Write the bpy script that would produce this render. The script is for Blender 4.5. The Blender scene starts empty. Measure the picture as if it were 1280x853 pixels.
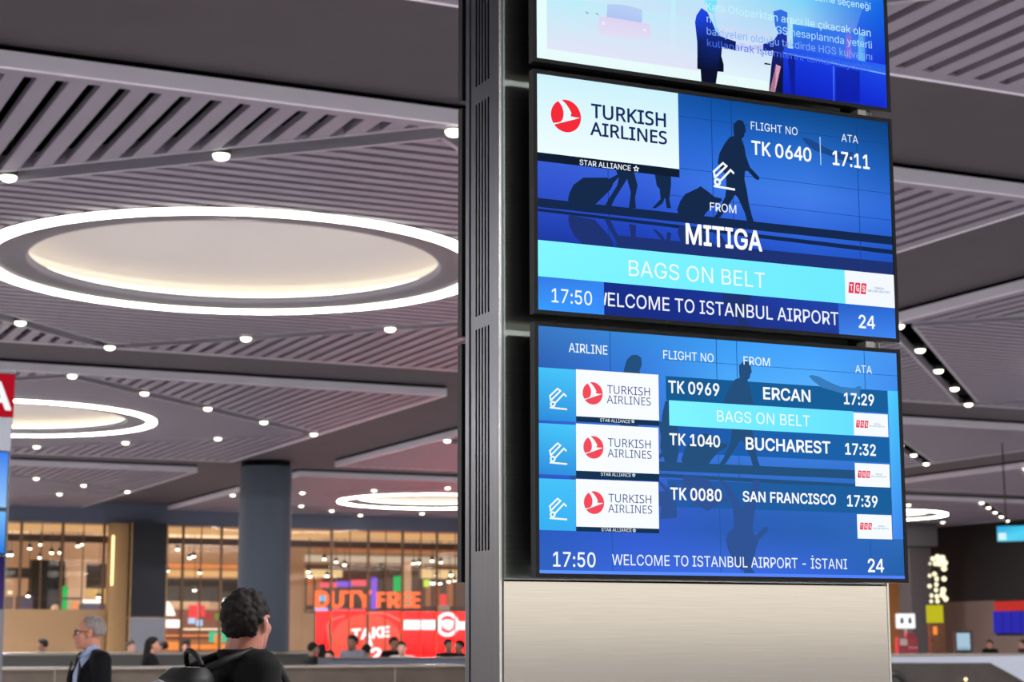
import bpy, bmesh, math, random
import numpy as np
from mathutils import Vector, Matrix

random.seed(4)
SC = bpy.context.scene
COL = SC.collection
EYE = 1.6                                  # camera height above the floor
FOC, PITCH, ROLL = 2305.904, 0.163849964, -0.002730930   # focal length in px of a 1280x853 frame


def ray(px, py):
    """direction of the line of sight through a photo pixel (camera looks along +Y, pitched up)"""
    a, b = px - 640.0, py - 426.5
    cr, sr = math.cos(ROLL), math.sin(ROLL)
    x, y = cr * a + sr * b, -sr * a + cr * b
    c, s = math.cos(PITCH), math.sin(PITCH)
    return Vector((x, FOC * c + y * s, FOC * s - y * c))


# ------------------------------------------------------------------ camera
cam = bpy.data.cameras.new('camera')
cam.sensor_width = 36.0
cam.lens = FOC * 36.0 / 1280.0
cam.clip_end = 400
camo = bpy.data.objects.new('camera', cam)
COL.objects.link(camo)
fw = ray(640, 426.5).normalized()
rt = (ray(641, 426.5) - ray(640, 426.5)).normalized()
up = rt.cross(fw).normalized()
camo.matrix_world = Matrix(((rt.x, up.x, -fw.x, 0), (rt.y, up.y, -fw.y, 0), (rt.z, up.z, -fw.z, EYE), (0, 0, 0, 1)))
cam.dof.use_dof = True
cam.dof.focus_distance = 5.25
cam.dof.aperture_fstop = 6.5
SC.camera = camo

# ------------------------------------------------------------------ world: unseen hall around; bright horizon band added for the steel to reflect
W = bpy.data.worlds.new('world')
SC.world = W
W.use_nodes = True
nt = W.node_tree
bg = nt.nodes['Background']
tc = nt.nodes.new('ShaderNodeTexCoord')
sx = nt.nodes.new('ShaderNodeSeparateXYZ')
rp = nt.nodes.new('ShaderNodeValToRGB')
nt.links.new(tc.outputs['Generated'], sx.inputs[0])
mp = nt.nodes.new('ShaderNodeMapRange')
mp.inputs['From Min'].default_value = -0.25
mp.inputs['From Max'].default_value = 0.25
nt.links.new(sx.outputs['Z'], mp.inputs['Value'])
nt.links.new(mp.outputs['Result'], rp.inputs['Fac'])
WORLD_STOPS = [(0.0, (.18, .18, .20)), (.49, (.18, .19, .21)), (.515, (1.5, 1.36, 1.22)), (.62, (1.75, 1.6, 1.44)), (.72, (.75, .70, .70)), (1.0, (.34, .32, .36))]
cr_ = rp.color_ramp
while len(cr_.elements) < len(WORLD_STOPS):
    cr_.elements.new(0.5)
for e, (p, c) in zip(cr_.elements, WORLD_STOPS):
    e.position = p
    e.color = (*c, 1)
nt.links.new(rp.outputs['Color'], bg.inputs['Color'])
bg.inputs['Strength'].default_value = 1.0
RING_STRENGTH = 16.0        # the tubes of the round ceiling lights
COVE_STRENGTH = 3.6
RING_WATTS = 1150.0        # downward light of one round ceiling light
SHOP_WATTS = 620.0

SC.view_settings.view_transform = 'Standard'
SC.view_settings.look = 'None'
SC.view_settings.exposure = 0.0
SC.view_settings.gamma = 1.0
SC.view_settings.use_curve_mapping = False


# ------------------------------------------------------------------ helpers
def lin(c):
    """sRGB 0..255 to linear"""
    r = []
    for v in c[:3]:
        v = v / 255.0
        r.append(v / 12.92 if v <= 0.04045 else ((v + 0.055) / 1.055) ** 2.4)
    return tuple(r)


_M = {}


def mat(name, col, rough=.6, metal=0.0, noise=0.0, nscale=8.0, emit=0.0, spec=.5, coat=0.0, aniso=0.0, stretch=None, bump=0.0, alpha=1.0):
    """procedural principled material; noise varies the base colour a little"""
    if name in _M:
        return _M[name]
    m = bpy.data.materials.new(name)
    m.use_nodes = True
    n, l = m.node_tree.nodes, m.node_tree.links
    b = n['Principled BSDF']
    c = lin(col)
    b.inputs['Base Color'].default_value = (*c, 1)
    b.inputs['Roughness'].default_value = rough
    b.inputs['Metallic'].default_value = metal
    b.inputs['Specular IOR Level'].default_value = spec
    b.inputs['Coat Weight'].default_value = coat
    if aniso:
        b.inputs['Anisotropic'].default_value = aniso
    if emit:
        b.inputs['Emission Color'].default_value = (*c, 1)
        b.inputs['Emission Strength'].default_value = emit
    if noise or bump:
        t = n.new('ShaderNodeTexCoord')
        mp_ = n.new('ShaderNodeMapping')
        if stretch:
            mp_.inputs['Scale'].default_value = stretch
        l.new(t.outputs['Object'], mp_.inputs['Vector'])
        ns = n.new('ShaderNodeTexNoise')
        ns.inputs['Scale'].default_value = nscale
        ns.inputs['Detail'].default_value = 4
        l.new(mp_.outputs['Vector'], ns.inputs['Vector'])
        if noise:
            r = n.new('ShaderNodeValToRGB')
            r.color_ramp.elements[0].position = .3
            r.color_ramp.elements[1].position = .7
            r.color_ramp.elements[0].color = (*[v * (1 - noise) for v in c], 1)
            r.color_ramp.elements[1].color = (*[min(1, v * (1 + noise)) for v in c], 1)
            l.new(ns.outputs['Fac'], r.inputs['Fac'])
            l.new(r.outputs['Color'], b.inputs['Base Color'])
        if bump:
            bp = n.new('ShaderNodeBump')
            bp.inputs['Strength'].default_value = bump
            l.new(ns.outputs['Fac'], bp.inputs['Height'])
            l.new(bp.outputs['Normal'], b.inputs['Normal'])
    if alpha < 1:
        b.inputs['Alpha'].default_value = alpha
    _M[name] = m
    return m


def glow(name, col, strength=1.0):
    """a surface that gives off light (lamp, lit sign, screen)"""
    if name in _M:
        return _M[name]
    m = bpy.data.materials.new(name)
    m.use_nodes = True
    n, l = m.node_tree.nodes, m.node_tree.links
    n.remove(n['Principled BSDF'])
    e = n.new('ShaderNodeEmission')
    e.inputs['Color'].default_value = (*lin(col), 1)
    e.inputs['Strength'].default_value = strength
    l.new(e.outputs[0], n['Material Output'].inputs['Surface'])
    _M[name] = m
    return m


def pic(name, strength=1.0):
    """emissive picture on a screen: colour comes from the mesh's colour attribute"""
    if name in _M:
        return _M[name]
    m = bpy.data.materials.new(name)
    m.use_nodes = True
    n, l = m.node_tree.nodes, m.node_tree.links
    n.remove(n['Principled BSDF'])
    e = n.new('ShaderNodeEmission')
    a = n.new('ShaderNodeVertexColor')
    a.layer_name = 'col'
    l.new(a.outputs['Color'], e.inputs['Color'])
    e.inputs['Strength'].default_value = strength
    l.new(e.outputs[0], n['Material Output'].inputs['Surface'])
    _M[name] = m
    return m


class MB:
    """collects shapes and links them as ONE mesh object"""

    def __init__(self):
        self.v, self.f, self.mi, self.cols = [], [], [], {}
        self.mats = []

    def mid(self, m):
        if m not in self.mats:
            self.mats.append(m)
        return self.mats.index(m)

    def poly(self, pts, m=None, cols=None):
        b = len(self.v)
        self.v += [tuple(p) for p in pts]
        if cols is not None:
            for i, c in enumerate(cols):
                self.cols[b + i] = c
        self.f.append(tuple(range(b, b + len(pts))))
        self.mi.append(self.mid(m))

    def box(self, lo, hi, m=None, M=None):
        x0, y0, z0 = lo
        x1, y1, z1 = hi
        p = [Vector(q) for q in ((x0, y0, z0), (x1, y0, z0), (x1, y1, z0), (x0, y1, z0), (x0, y0, z1), (x1, y0, z1), (x1, y1, z1), (x0, y1, z1))]
        if M is not None:
            p = [M @ q for q in p]
        b = len(self.v)
        self.v += [tuple(q) for q in p]
        for f in ((0, 3, 2, 1), (4, 5, 6, 7), (0, 1, 5, 4), (1, 2, 6, 5), (2, 3, 7, 6), (3, 0, 4, 7)):
            self.f.append(tuple(b + i for i in f))
            self.mi.append(self.mid(m))

    def prism(self, outline, z0, z1, m=None, M=None):
        """vertical prism over a counter-clockwise outline of (x, y)"""
        n = len(outline)
        lo = [Vector((x, y, z0)) for x, y in outline]
        hi = [Vector((x, y, z1)) for x, y in outline]
        if M is not None:
            lo = [M @ q for q in lo]
            hi = [M @ q for q in hi]
        b = len(self.v)
        self.v += [tuple(q) for q in lo + hi]
        k = self.mid(m)
        self.f.append(tuple(b + i for i in reversed(range(n))))
        self.f.append(tuple(b + n + i for i in range(n)))
        self.mi += [k, k]
        for i in range(n):
            j = (i + 1) % n
            self.f.append((b + i, b + j, b + n + j, b + n + i))
            self.mi.append(k)

    def lathe(self, prof, n=48, m=None, c=(0, 0, 0), a0=0.0, a1=2 * math.pi, M=None):
        """prof: list of (radius, z); turned about the z axis through c"""
        full = abs(a1 - a0 - 2 * math.pi) < 1e-6
        cnt = n if full else n + 1
        b = len(self.v)
        for r, z in prof:
            for i in range(cnt):
                t = a0 + (a1 - a0) * i / n
                q = Vector((c[0] + r * math.cos(t), c[1] + r * math.sin(t), c[2] + z))
                if M is not None:
                    q = M @ q
                self.v.append(tuple(q))
        k = self.mid(m)
        for j in range(len(prof) - 1):
            for i in range(n):
                i2 = (i + 1) % cnt
                self.f.append((b + j * cnt + i, b + j * cnt + i2, b + (j + 1) * cnt + i2, b + (j + 1) * cnt + i))
                self.mi.append(k)

    def tube(self, pts, r, m=None, n=8, closed=False):
        pts = [Vector(p) for p in pts]
        b = len(self.v)
        L = len(pts)
        for i, p in enumerate(pts):
            a = pts[i - 1] if (i > 0 or closed) else pts[i]
            c = pts[(i + 1) % L] if (i < L - 1 or closed) else pts[i]
            d = (c - a).normalized()
            ref = Vector((0, 0, 1)) if abs(d.z) < .9 else Vector((1, 0, 0))
            s = d.cross(ref).normalized()
            t = s.cross(d).normalized()
            rr = r[i] if isinstance(r, (list, tuple)) else r
            for j in range(n):
                th = 2 * math.pi * j / n
                self.v.append(tuple(p + s * rr * math.cos(th) + t * rr * math.sin(th)))
        k = self.mid(m)
        for i in range(L if closed else L - 1):
            i2 = (i + 1) % L
            for j in range(n):
                j2 = (j + 1) % n
                self.f.append((b + i * n + j, b + i * n + j2, b + i2 * n + j2, b + i2 * n + j))
                self.mi.append(k)
        if not closed:
            self.f.append(tuple(b + j for j in reversed(range(n))))
            self.f.append(tuple(b + (L - 1) * n + j for j in range(n)))
            self.mi += [k, k]

    def ball(self, c, r, m=None, n=16, h=10):
        rx, ry, rz = r if isinstance(r, (tuple, list)) else (r, r, r)
        b = len(self.v)
        for j in range(h + 1):
            ph = math.pi * j / h
            for i in range(n):
                t = 2 * math.pi * i / n
                self.v.append((c[0] + rx * math.sin(ph) * math.cos(t), c[1] + ry * math.sin(ph) * math.sin(t), c[2] - rz * math.cos(ph)))
        k = self.mid(m)
        for j in range(h):
            for i in range(n):
                i2 = (i + 1) % n
                self.f.append((b + j * n + i, b + j * n + i2, b + (j + 1) * n + i2, b + (j + 1) * n + i))
                self.mi.append(k)

    def build(self, name, parent=None, smooth=False, bevel=0.0, merge=False):
        me = bpy.data.meshes.new(name)
        me.from_pydata(self.v, [], self.f)
        for m in self.mats:
            if m is not None:
                me.materials.append(m)
        if len(self.mats) > 1:
            me.polygons.foreach_set('material_index', self.mi)
        if self.cols:
            a = me.color_attributes.new('col', 'FLOAT_COLOR', 'POINT')
            for i, c in self.cols.items():
                a.data[i].color = (*c, 1)
        if smooth:
            me.polygons.foreach_set('use_smooth', [True] * len(me.polygons))
        me.update()
        o = bpy.data.objects.new(name, me)
        COL.objects.link(o)
        if merge or bevel:
            bm = bmesh.new()
            bm.from_mesh(me)
            bmesh.ops.remove_doubles(bm, verts=bm.verts, dist=1e-5)
            if bevel:
                bmesh.ops.bevel(bm, geom=[e for e in bm.edges if len(e.link_faces) == 2 and e.calc_face_angle(0) > .5], offset=bevel, segments=2, affect='EDGES', profile=.6)
            bm.to_mesh(me)
            bm.free()
        if parent is not None:
            o.parent = parent
        return o


def tag(o, label, cat, group=None, kind=None):
    o['label'] = label
    o['category'] = cat
    if group:
        o['group'] = group
    if kind:
        o['kind'] = kind
    return o


def thing(name, label, cat, loc=(0, 0, 0), rz=0.0, group=None):
    o = bpy.data.objects.new(name, None)
    o.empty_display_size = .2
    COL.objects.link(o)
    o.location = loc
    o.rotation_euler = (0, 0, rz)
    return tag(o, label, cat, group)


def struct(o, label=None):
    o['kind'] = 'structure'
    if label:
        o['label'] = label
    return o


# the hall's grid runs 25.3 degrees off the camera's axis
GA = math.radians(25.3)
CA, SA = math.cos(GA), math.sin(GA)
GM = Matrix.Rotation(GA, 4, 'Z')


def G(u, v, z=0.0):
    return Vector((u * CA - v * SA, u * SA + v * CA, z))


def on_v(px, py, v):
    """point of the plane v = const seen at a photo pixel, as (u, z above floor)"""
    r = ray(px, py)
    t = v / (-r.x * SA + r.y * CA)
    p = r * t
    return p.x * CA + p.y * SA, p.z + EYE


def on_u(px, py, u):
    r = ray(px, py)
    t = u / (r.x * CA + r.y * SA)
    p = r * t
    return -p.x * SA + p.y * CA, p.z + EYE


def at_dist(px, py, y):
    r = ray(px, py)
    p = r * (y / r.y)
    return Vector((p.x, p.y, p.z + EYE))


def to_px(p):
    """photo pixel of a world point"""
    q = camo.matrix_world.inverted() @ Vector(p)
    if q.z > -0.1:
        return None
    return 640 + FOC * q.x / -q.z, 426.5 - FOC * q.y / -q.z


# ------------------------------------------------------------------ lettering
def _font(fn):
    """one of the fonts that come with Blender itself; None = its built-in face"""
    try:
        import os
        return bpy.data.fonts.load(os.path.join(bpy.utils.system_resource('DATAFILES', path='fonts'), fn))
    except Exception:
        return None


FONT = _font('Inter.woff2')
FONT_B = _font('NotoSansHebrew-Regular.woff2')
AWKWARD = set('KMW4kmwN')


def thicken(v, f, w):
    """bolder lettering: every outline edge gets a strip of width 2w, every corner a small disc"""
    v, f = list(v), list(f)
    cnt = {}
    for p in f:
        for i in range(len(p)):
            e = (p[i], p[(i + 1) % len(p)])
            k = (min(e), max(e))
            cnt[k] = cnt.get(k, 0) + 1
    done = set()
    for (a, b_), n in cnt.items():
        if n != 1:
            continue
        (x0, y0, _), (x1, y1, _) = v[a], v[b_]
        L = math.hypot(x1 - x0, y1 - y0)
        if L < 1e-7:
            continue
        nx, ny = -(y1 - y0) / L * w, (x1 - x0) / L * w
        i = len(v)
        v += [(x0 + nx, y0 + ny, 0), (x0 - nx, y0 - ny, 0), (x1 - nx, y1 - ny, 0), (x1 + nx, y1 + ny, 0)]
        f.append((i, i + 1, i + 2, i + 3))
        for q in (a, b_):
            if q in done:
                continue
            done.add(q)
            i = len(v)
            v += [(v[q][0] + w * math.cos(math.pi / 4 * t), v[q][1] + w * math.sin(math.pi / 4 * t), 0) for t in range(8)]
            f.append(tuple(range(i, i + 8)))
    return v, f


def _outline(t, face, shear=0.0):
    c = bpy.data.curves.new('t', 'FONT')
    c.body = t
    c.size = 1.0
    if face:
        c.font = face
    c.shear = shear
    c.resolution_u = 3
    o = bpy.data.objects.new('t', c)
    COL.objects.link(o)
    bpy.context.view_layer.update()
    me = bpy.data.meshes.new_from_object(o.evaluated_get(bpy.context.evaluated_depsgraph_get()))
    v = [tuple(q.co) for q in me.vertices]
    f = [tuple(p.vertices) for p in me.polygons]
    bpy.data.objects.remove(o)
    bpy.data.curves.remove(c)
    bpy.data.meshes.remove(me)
    return v, f


def _glyph(ch, alt):
    """one letter: vertices from the pen's origin, faces, advance; capitals are 1 high"""
    k = (ch, alt)
    if k not in _CAP:
        face = FONT_B if alt else FONT
        if ('cap', alt) not in _CAP:
            v, _ = _outline('H', face)
            _CAP['cap', alt] = max(q[1] for q in v)
            v, _ = _outline('HH', face)
            _CAP['hh', alt] = max(q[0] for q in v)
        cap = _CAP['cap', alt]
        v, f = _outline(ch, face)
        w, _ = _outline('H' + ch + 'H', face)
        adv = max(q[0] for q in w) - _CAP['hh', alt]
        _CAP[k] = [(x / cap, y / cap, 0) for x, y, z in v], f, adv / cap
    return _CAP[k]


def text_geo(s, bold=0.0, shear=0.0, alt=False):
    """verts / faces of a line of lettering, its extent, (height of a capital, its foot)"""
    V, F, pen = [], [], 0.0
    for ch in s:
        a_ = (ch in AWKWARD) or (bool(alt) and ch != 'I')
        v, f, adv = _glyph(ch, a_)
        if ch != ' ':
            if bold > 0:
                v, f = thicken(v, f, bold * 1.37)
            i0 = len(V)
            V += [(x + pen + shear * y, y, 0) for x, y, z in v]
            F += [tuple(i + i0 for i in p) for p in f]
        pen += adv
    return V, F, min(q[0] for q in V), max(q[0] for q in V), (1.0, 0.0)


_CAP = {}

# ================================================================== SETTING
Z_PANEL = EYE + 5.0      # underside of the slatted panels
Z_SOFF = EYE + 5.2       # flat ceiling between them
PER, HALF = 18.1, 7.5
C0U, C0V = 7.05, 23.45
m_floor = mat('pale polished stone', (198, 194, 198), .25, noise=.08, nscale=.7)
m_soff = mat('dark grey plaster', (68, 62, 66), .8, noise=.06, nscale=1.5)
m_slat = mat('mauve grey metal slat', (130, 123, 134), .5)
m_lip = mat('pale grey painted metal', (240, 238, 246), .45)
m_void = mat('black ceiling void', (5, 5, 6), 1.0, spec=0.0)
m_chan = mat('grey channel metal', (150, 147, 156), .4)

b = MB()
b.box((-70, -60, -.3), (90, 110, 0), m_floor, GM)
struct(b.build('floor'), 'pale polished stone floor of the hall')
b = MB()
edges = [C0V + PER * j for j in range(-3, 3)]
for j in range(-3, 3):
    b.box((-30, C0V + PER * j + HALF - .06, Z_SOFF), (52, C0V + PER * (j + 1) - HALF + .06, Z_SOFF + .3), m_soff, GM)
    for i in range(-2, 3):
        b.box((C0U + PER * i + HALF - .06 - (.2 if i == 0 else 0), C0V + PER * j - HALF + .06, Z_SOFF), (min(52, C0U + PER * (i + 1) - HALF + .06), C0V + PER * j + HALF - .06, Z_SOFF + .3), m_soff, GM)
struct(b.build('ceiling'), 'flat dark grey ceiling between the slatted panels')

PITCH_S, SLAT_W, SLAT_H = .283, .168, .07
CH = .21           # half width of the light channels, measured square to them
DIA = 7.28         # half diagonal of the diamond (centre line of the channels)
R_OUT = 3.46


SHIFT = {(0, 0): (-.06, -.06), (0, 1): (.08, 0.0)}


def centre(i, j):
    d = SHIFT.get((i, j), (0, 0))
    return C0U + PER * i + d[0], C0V + PER * j + d[1]


def ceiling_panel(i, j, ring=True):
    cu, cv = centre(i, j)
    b = MB()
    z0 = Z_PANEL
    M = GM @ Matrix.Translation((cu, cv, 0))
    # rim: pale lip all round, standing just clear of the flat ceiling
    for s in (-1, 1):
        b.box((-HALF, s * HALF - (.05 if s > 0 else 0), z0), (HALF, s * HALF + (.05 if s < 0 else 0), z0 + .15), m_lip, M)
        b.box((s * HALF - (.05 if s > 0 else 0), -HALF + .05, z0), (s * HALF + (.05 if s < 0 else 0), HALF - .05, z0 + .15), m_lip, M)
    for s in (-1, 1):
        b.box((-HALF + .05, s * (HALF - .05) - (.17 if s > 0 else 0), z0 + .002), (HALF - .05, s * (HALF - .05) + (.17 if s < 0 else 0), z0 + .03), m_slat, M)
        b.box((s * (HALF - .05) - (.12 if s > 0 else 0), -HALF + .22, z0 + .002), (s * (HALF - .05) + (.12 if s < 0 else 0), HALF - .22, z0 + .03), m_slat, M)
    # black void above the slats
    zz = z0 + .55
    for s in (-1, 1):
        b.box((-HALF + .01, s * (HALF - .01) - (.04 if s > 0 else 0), z0 + .14), (HALF - .01, s * (HALF - .01) + (.04 if s < 0 else 0), zz), m_void, M)
        b.box((s * (HALF - .01) - (.04 if s > 0 else 0), -HALF + .05, z0 + .14), (s * (HALF - .01) + (.04 if s < 0 else 0), HALF - .05, zz), m_void, M)
    b.lathe([(3.14, z0 + .115), (3.14, zz + .01)], 64, m_void, (0, 0, 0), M=M)
    N_ = 64
    def sq(a):
        c_, s_ = math.cos(a), math.sin(a)
        f_ = (HALF - .02) / max(abs(c_), abs(s_))
        return c_ * f_, s_ * f_
    for k in range(N_):
        a0_, a1_ = 2 * math.pi * (k + .5) / N_ + math.pi / N_, 2 * math.pi * (k + 1.5) / N_ + math.pi / N_
        a0_, a1_ = 2 * math.pi * k / N_, 2 * math.pi * (k + 1) / N_
        r_ = 3.13
        p_ = [(r_ * math.cos(a0_), r_ * math.sin(a0_)), sq(a0_), sq(a1_), (r_ * math.cos(a1_), r_ * math.sin(a1_))]
        b.poly([M @ Vector((x, y, zz)) for x, y in reversed(p_)], m_void)
        b.poly([M @ Vector((x, y, zz + .02)) for x, y in p_], m_void)
    # slats of the four corner triangles run along v, mitred along the channels
    lim = HALF - .06
    w = SLAT_W / 2
    off = DIA + CH * math.sqrt(2) + .03
    n = int(lim / PITCH_S)
    for k in range(-n, n + 1):
        u = k * PITCH_S
        us = [u - w, u + w] if abs(u) > w else [u - w, 0.0, u + w]
        ee = [max(off - abs(q), 0) for q in us]
        if min(ee) > lim - .05:
            continue
        ee = [min(q, lim) for q in ee]
        for s in (-1, 1):
            out = [(q, s * r) for q, r in zip(us, ee)] + [(us[-1], s * lim), (us[0], s * lim)]
            b.prism(out if s > 0 else out[::-1], z0, z0 + SLAT_H, m_slat, M)
    # slats of the diamond run along u, mitred at the channels and cut round the lamp
    ind = DIA - CH * math.sqrt(2) - .03
    n = int(ind / PITCH_S)
    for k in range(-n, n + 1):
        v = k * PITCH_S
        va, vb = v - w, v + w
        ea, eb = ind - abs(va), ind - abs(vb)
        if min(ea, eb) < .05:
            continue
        ha = math.sqrt(max(0, R_OUT ** 2 - va * va))
        hb = math.sqrt(max(0, R_OUT ** 2 - vb * vb))
        if max(ha, hb) > .2:
            if ea - ha < .03 or eb - hb < .03:
                continue
            b.prism([(ha, va), (ea, va), (eb, vb), (hb, vb)], z0, z0 + SLAT_H, m_slat, M)
            b.prism([(-ea, va), (-ha, va), (-hb, vb), (-eb, vb)], z0, z0 + SLAT_H, m_slat, M)
        else:
            b.prism([(-ea, va), (ea, va), (eb, vb), (-eb, vb)], z0, z0 + SLAT_H, m_slat, M)
    # diagonal light channels: two cheeks each
    for a in range(4):
        R = M @ Matrix.Rotation(math.radians(45 + 90 * a), 4, 'Z')
        d = DIA / math.sqrt(2)
        for s in (-1, 1):
            ext = d + (CH - .22 if s > 0 else -CH)
            y0 = d + s * CH
            b.box((-ext, y0 - .03, z0 - .004), (ext, y0 + .03, z0 + .16), m_chan, R)
    o = b.build('ceiling_panel')
    struct(o)
    return o


PANELS = {}
for i in (-1, 0, 1, 2):
    for j in (-2, -1, 0, 1, 2):
        if (i, j) in ((-1, -2), (2, -2)):
            continue
        o = ceiling_panel(i, j)
        PANELS[i, j] = o
PNAME = {(0, 0): 'nearest slatted panel left of the pillar', (0, 1): 'second slatted panel back, left of the pillar',
         (0, 2): 'slatted panel deepest in the hall on the left', (1, 0): 'slatted panel beside the right edge of the displays',
         (1, 1): 'second slatted panel back, right of the pillar', (1, 2): 'far slatted panel behind the round column',
         (2, 2): 'farthest slatted panel, by the black wall', (0, -1): 'slatted panel overhead at the top right corner',
         (2, 1): 'slatted panel low on the right'}
for k, o in PANELS.items():
    o['label'] = PNAME.get(k, 'grey slatted ceiling panel with a round light, out past the picture')

# round ceiling lights
m_tube = glow('white ring tube', (255, 246, 232), RING_STRENGTH)
m_cove = glow('warm cove strip', (255, 244, 226), COVE_STRENGTH)
m_dome = mat('white dome plaster', (208, 202, 196), .8)
m_trim = mat('grey trim metal', (92, 88, 93), .6)
RLAB = {(0, 0): 'largest round ceiling light with glowing outer ring and cream dome',
        (0, 1): 'round ceiling light behind the red letter sign, half hidden by it',
        (0, 2): 'small far ring light peeping from the edge of the blue screen totem',
        (1, 2): 'far ring light beside the round column, above the duty free letters',
        (2, 2): 'far ring light right of the lowest display, above the white restroom sign'}


def ring_light(i, j):
    c = G(*centre(i, j), Z_PANEL)
    t = thing('ring_light', RLAB.get((i, j), 'round ceiling light overhead, out past the picture'), 'ceiling light', c, 0, 'round ceiling ring lights')
    b = MB()
    b.lathe([(3.17, .02), (3.17, -.03), (3.37, -.03), (3.37, .10)], 96, m_tube)
    b.build('light_ring', t, True)
    b = MB()
    b.lathe([(3.17, .0), (2.74, .0), (2.70, .02), (2.70, .10), (2.76, .10)], 96, m_trim)
    b.lathe([(3.44, .12), (3.44, .0), (3.375, .0)], 96, m_trim)
    b.build('trim_ring', t, True)
    b = MB()
    b.lathe([(3.10, .10), (3.08, .30)] + [(3.0 * math.cos(a), .30 + .28 * math.sin(a)) for a in [math.pi / 2 * k / 10 for k in range(11)]], 96, m_dome)
    b.build('dome', t, True)
    b = MB()
    b.lathe([(3.04, .11), (2.94, .11), (2.94, .20), (3.04, .20), (3.04, .11)], 96, m_cove)
    b.build('cove_strip', t, True)
    b = MB()
    b.lathe([(.0, -.02), (.035, -.015), (.045, .02), (.02, .05)], 16, mat('white detector plastic', (230, 228, 224), .5), (0, -1.4, .53))
    b.build('smoke_detector', t, True)
    la = bpy.data.lights.new('ring_light_lamp', 'AREA')
    la.shape = 'DISK'
    la.size = .5
    la.energy = RING_WATTS * (.72 if i >= 1 else 1.06)
    la.color = (.97, .96, 1.0)
    lo = bpy.data.objects.new('lamp', la)
    COL.objects.link(lo)
    lo.parent = t
    lo.location = (0, 0, .25)
    return t


for k in PANELS:
    if k not in ((0, -1),) or True:
        ring_light(*k)

# downlights in the channels
m_lens = glow('downlight lens', (255, 247, 226), 5.0)
m_can = mat('black can', (20, 20, 20), .5)
ORD = ['first', 'second', 'third', 'fourth', 'fifth', 'sixth', 'seventh', 'eighth']
EDGE = ['right far', 'left far', 'left near', 'right near']


def downlight(p, label):
    t = thing('downlight', label, 'downlight', p, 0, 'downlights in the ceiling channels')
    b = MB()
    b.lathe([(.0, .548), (.03, .548), (.03, .14), (.105, .14), (.105, .0), (.088, -.004), (.088, .05)], 20, m_can)
    b.build('housing', t, True)
    b = MB()
    b.lathe([(.088, .012), (.086, -.02), (.07, -.045), (.04, -.058), (.0, -.062)], 20, m_lens)
    b.build('lens', t, True)
    return t


for (i, j) in PANELS:
    cu, cv = centre(i, j)
    vs = [(DIA, 0), (0, DIA), (-DIA, 0), (0, -DIA)]
    for a in range(4):
        p0, p1 = vs[a], vs[(a + 1) % 4]
        cnt = 0
        for k in range(4):
            t = k / 4
            p = G(cu + p0[0] + (p1[0] - p0[0]) * t, cv + p0[1] + (p1[1] - p0[1]) * t, Z_PANEL)
            q = to_px(p)
            if q is None or not (-60 < q[0] < 1340 and -40 < q[1] < 700) or 640 < q[0] < 1105:
                continue
            lab = 'bright round downlight, %s along the %s channel of the %s' % (ORD[k], EDGE[a], PNAME.get((i, j), 'panel past the left edge').replace('slatted panel', 'panel'))
            downlight(p, ' '.join(lab.split()[:16]))

# ================================================================== THE INFORMATION PILLAR
SYAW = .435533
SORG = Vector((.07276, 5.02400, .9190 + EYE))           # lower left corner of the middle display's lit area
SX = Vector((math.cos(SYAW), math.sin(SYAW), 0))
SB = Vector((-math.sin(SYAW), math.cos(SYAW), 0))
SW, SH, SSTEP = 1.2096, .6804, .6804 + .0450356


def on_screen(px, py, d=0.0):
    """(along, up) in metres on the plane d behind the displays' faces, measured from SORG"""
    r = ray(px, py)
    o = SORG + SB * d - Vector((0, 0, EYE))
    t = o.dot(SB) / r.dot(SB)
    p = r * t - o
    return p.dot(SX), p.z


m_steel = mat('brushed stainless steel', (200, 197, 190), .13, 1.0, noise=.03, nscale=6, stretch=(1, 1, 60))
m_steel2 = mat('brushed stainless steel upright', (112, 114, 121), .28, 1.0, noise=.10, nscale=6, stretch=(60, 60, 1))
m_steeld = mat('green grey steel', (150, 160, 152), .3, 1.0, noise=.10, nscale=6, stretch=(1, 1, 60))
m_black = mat('black plastic', (19, 20, 22), .45)
m_bezel = mat('black display bezel', (17, 18, 20), .5, spec=.3)
m_dark = mat('slot black', (3, 3, 3), .9)

PU0, PU1, PD0, PD1, PTOP = -.063, 1.226, .115, .352, 4.75
pil = thing('information_totem', 'tall brushed steel pillar carrying the stacked flight displays', 'pillar', (SORG.x, SORG.y, 0), SYAW)
BZ = SORG.z + (-.742)      # bottom line of the displays
b = MB()
b.box((PU0 + .012, PD0 + .012, 0), (PU1 - .012, PD1 - .012, PTOP), m_black)
b.build('core', pil)
b = MB()
b.box((PU0, PD0, 0.0), (PU1, PD0 + .011, BZ), m_steel)
b.build('lower_cladding', pil, bevel=.002)
b = MB()
b.box((PU0, PD0 + .004, BZ + .003), (PU1, PD0 + .011, PTOP), m_steeld)
b.build('upper_cladding', pil, bevel=.003)
b = MB()
b.box((PU0, PD1 - .011, 0.0), (PU1, PD1, PTOP), m_steel)
b.build('rear_cladding', pil)
b = MB()
b.box((PU1 - .0115, PD0 + .0115, 0.0), (PU1, PD1 - .0115, PTOP), m_steel2)
b.build('side_cladding', pil)
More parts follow.
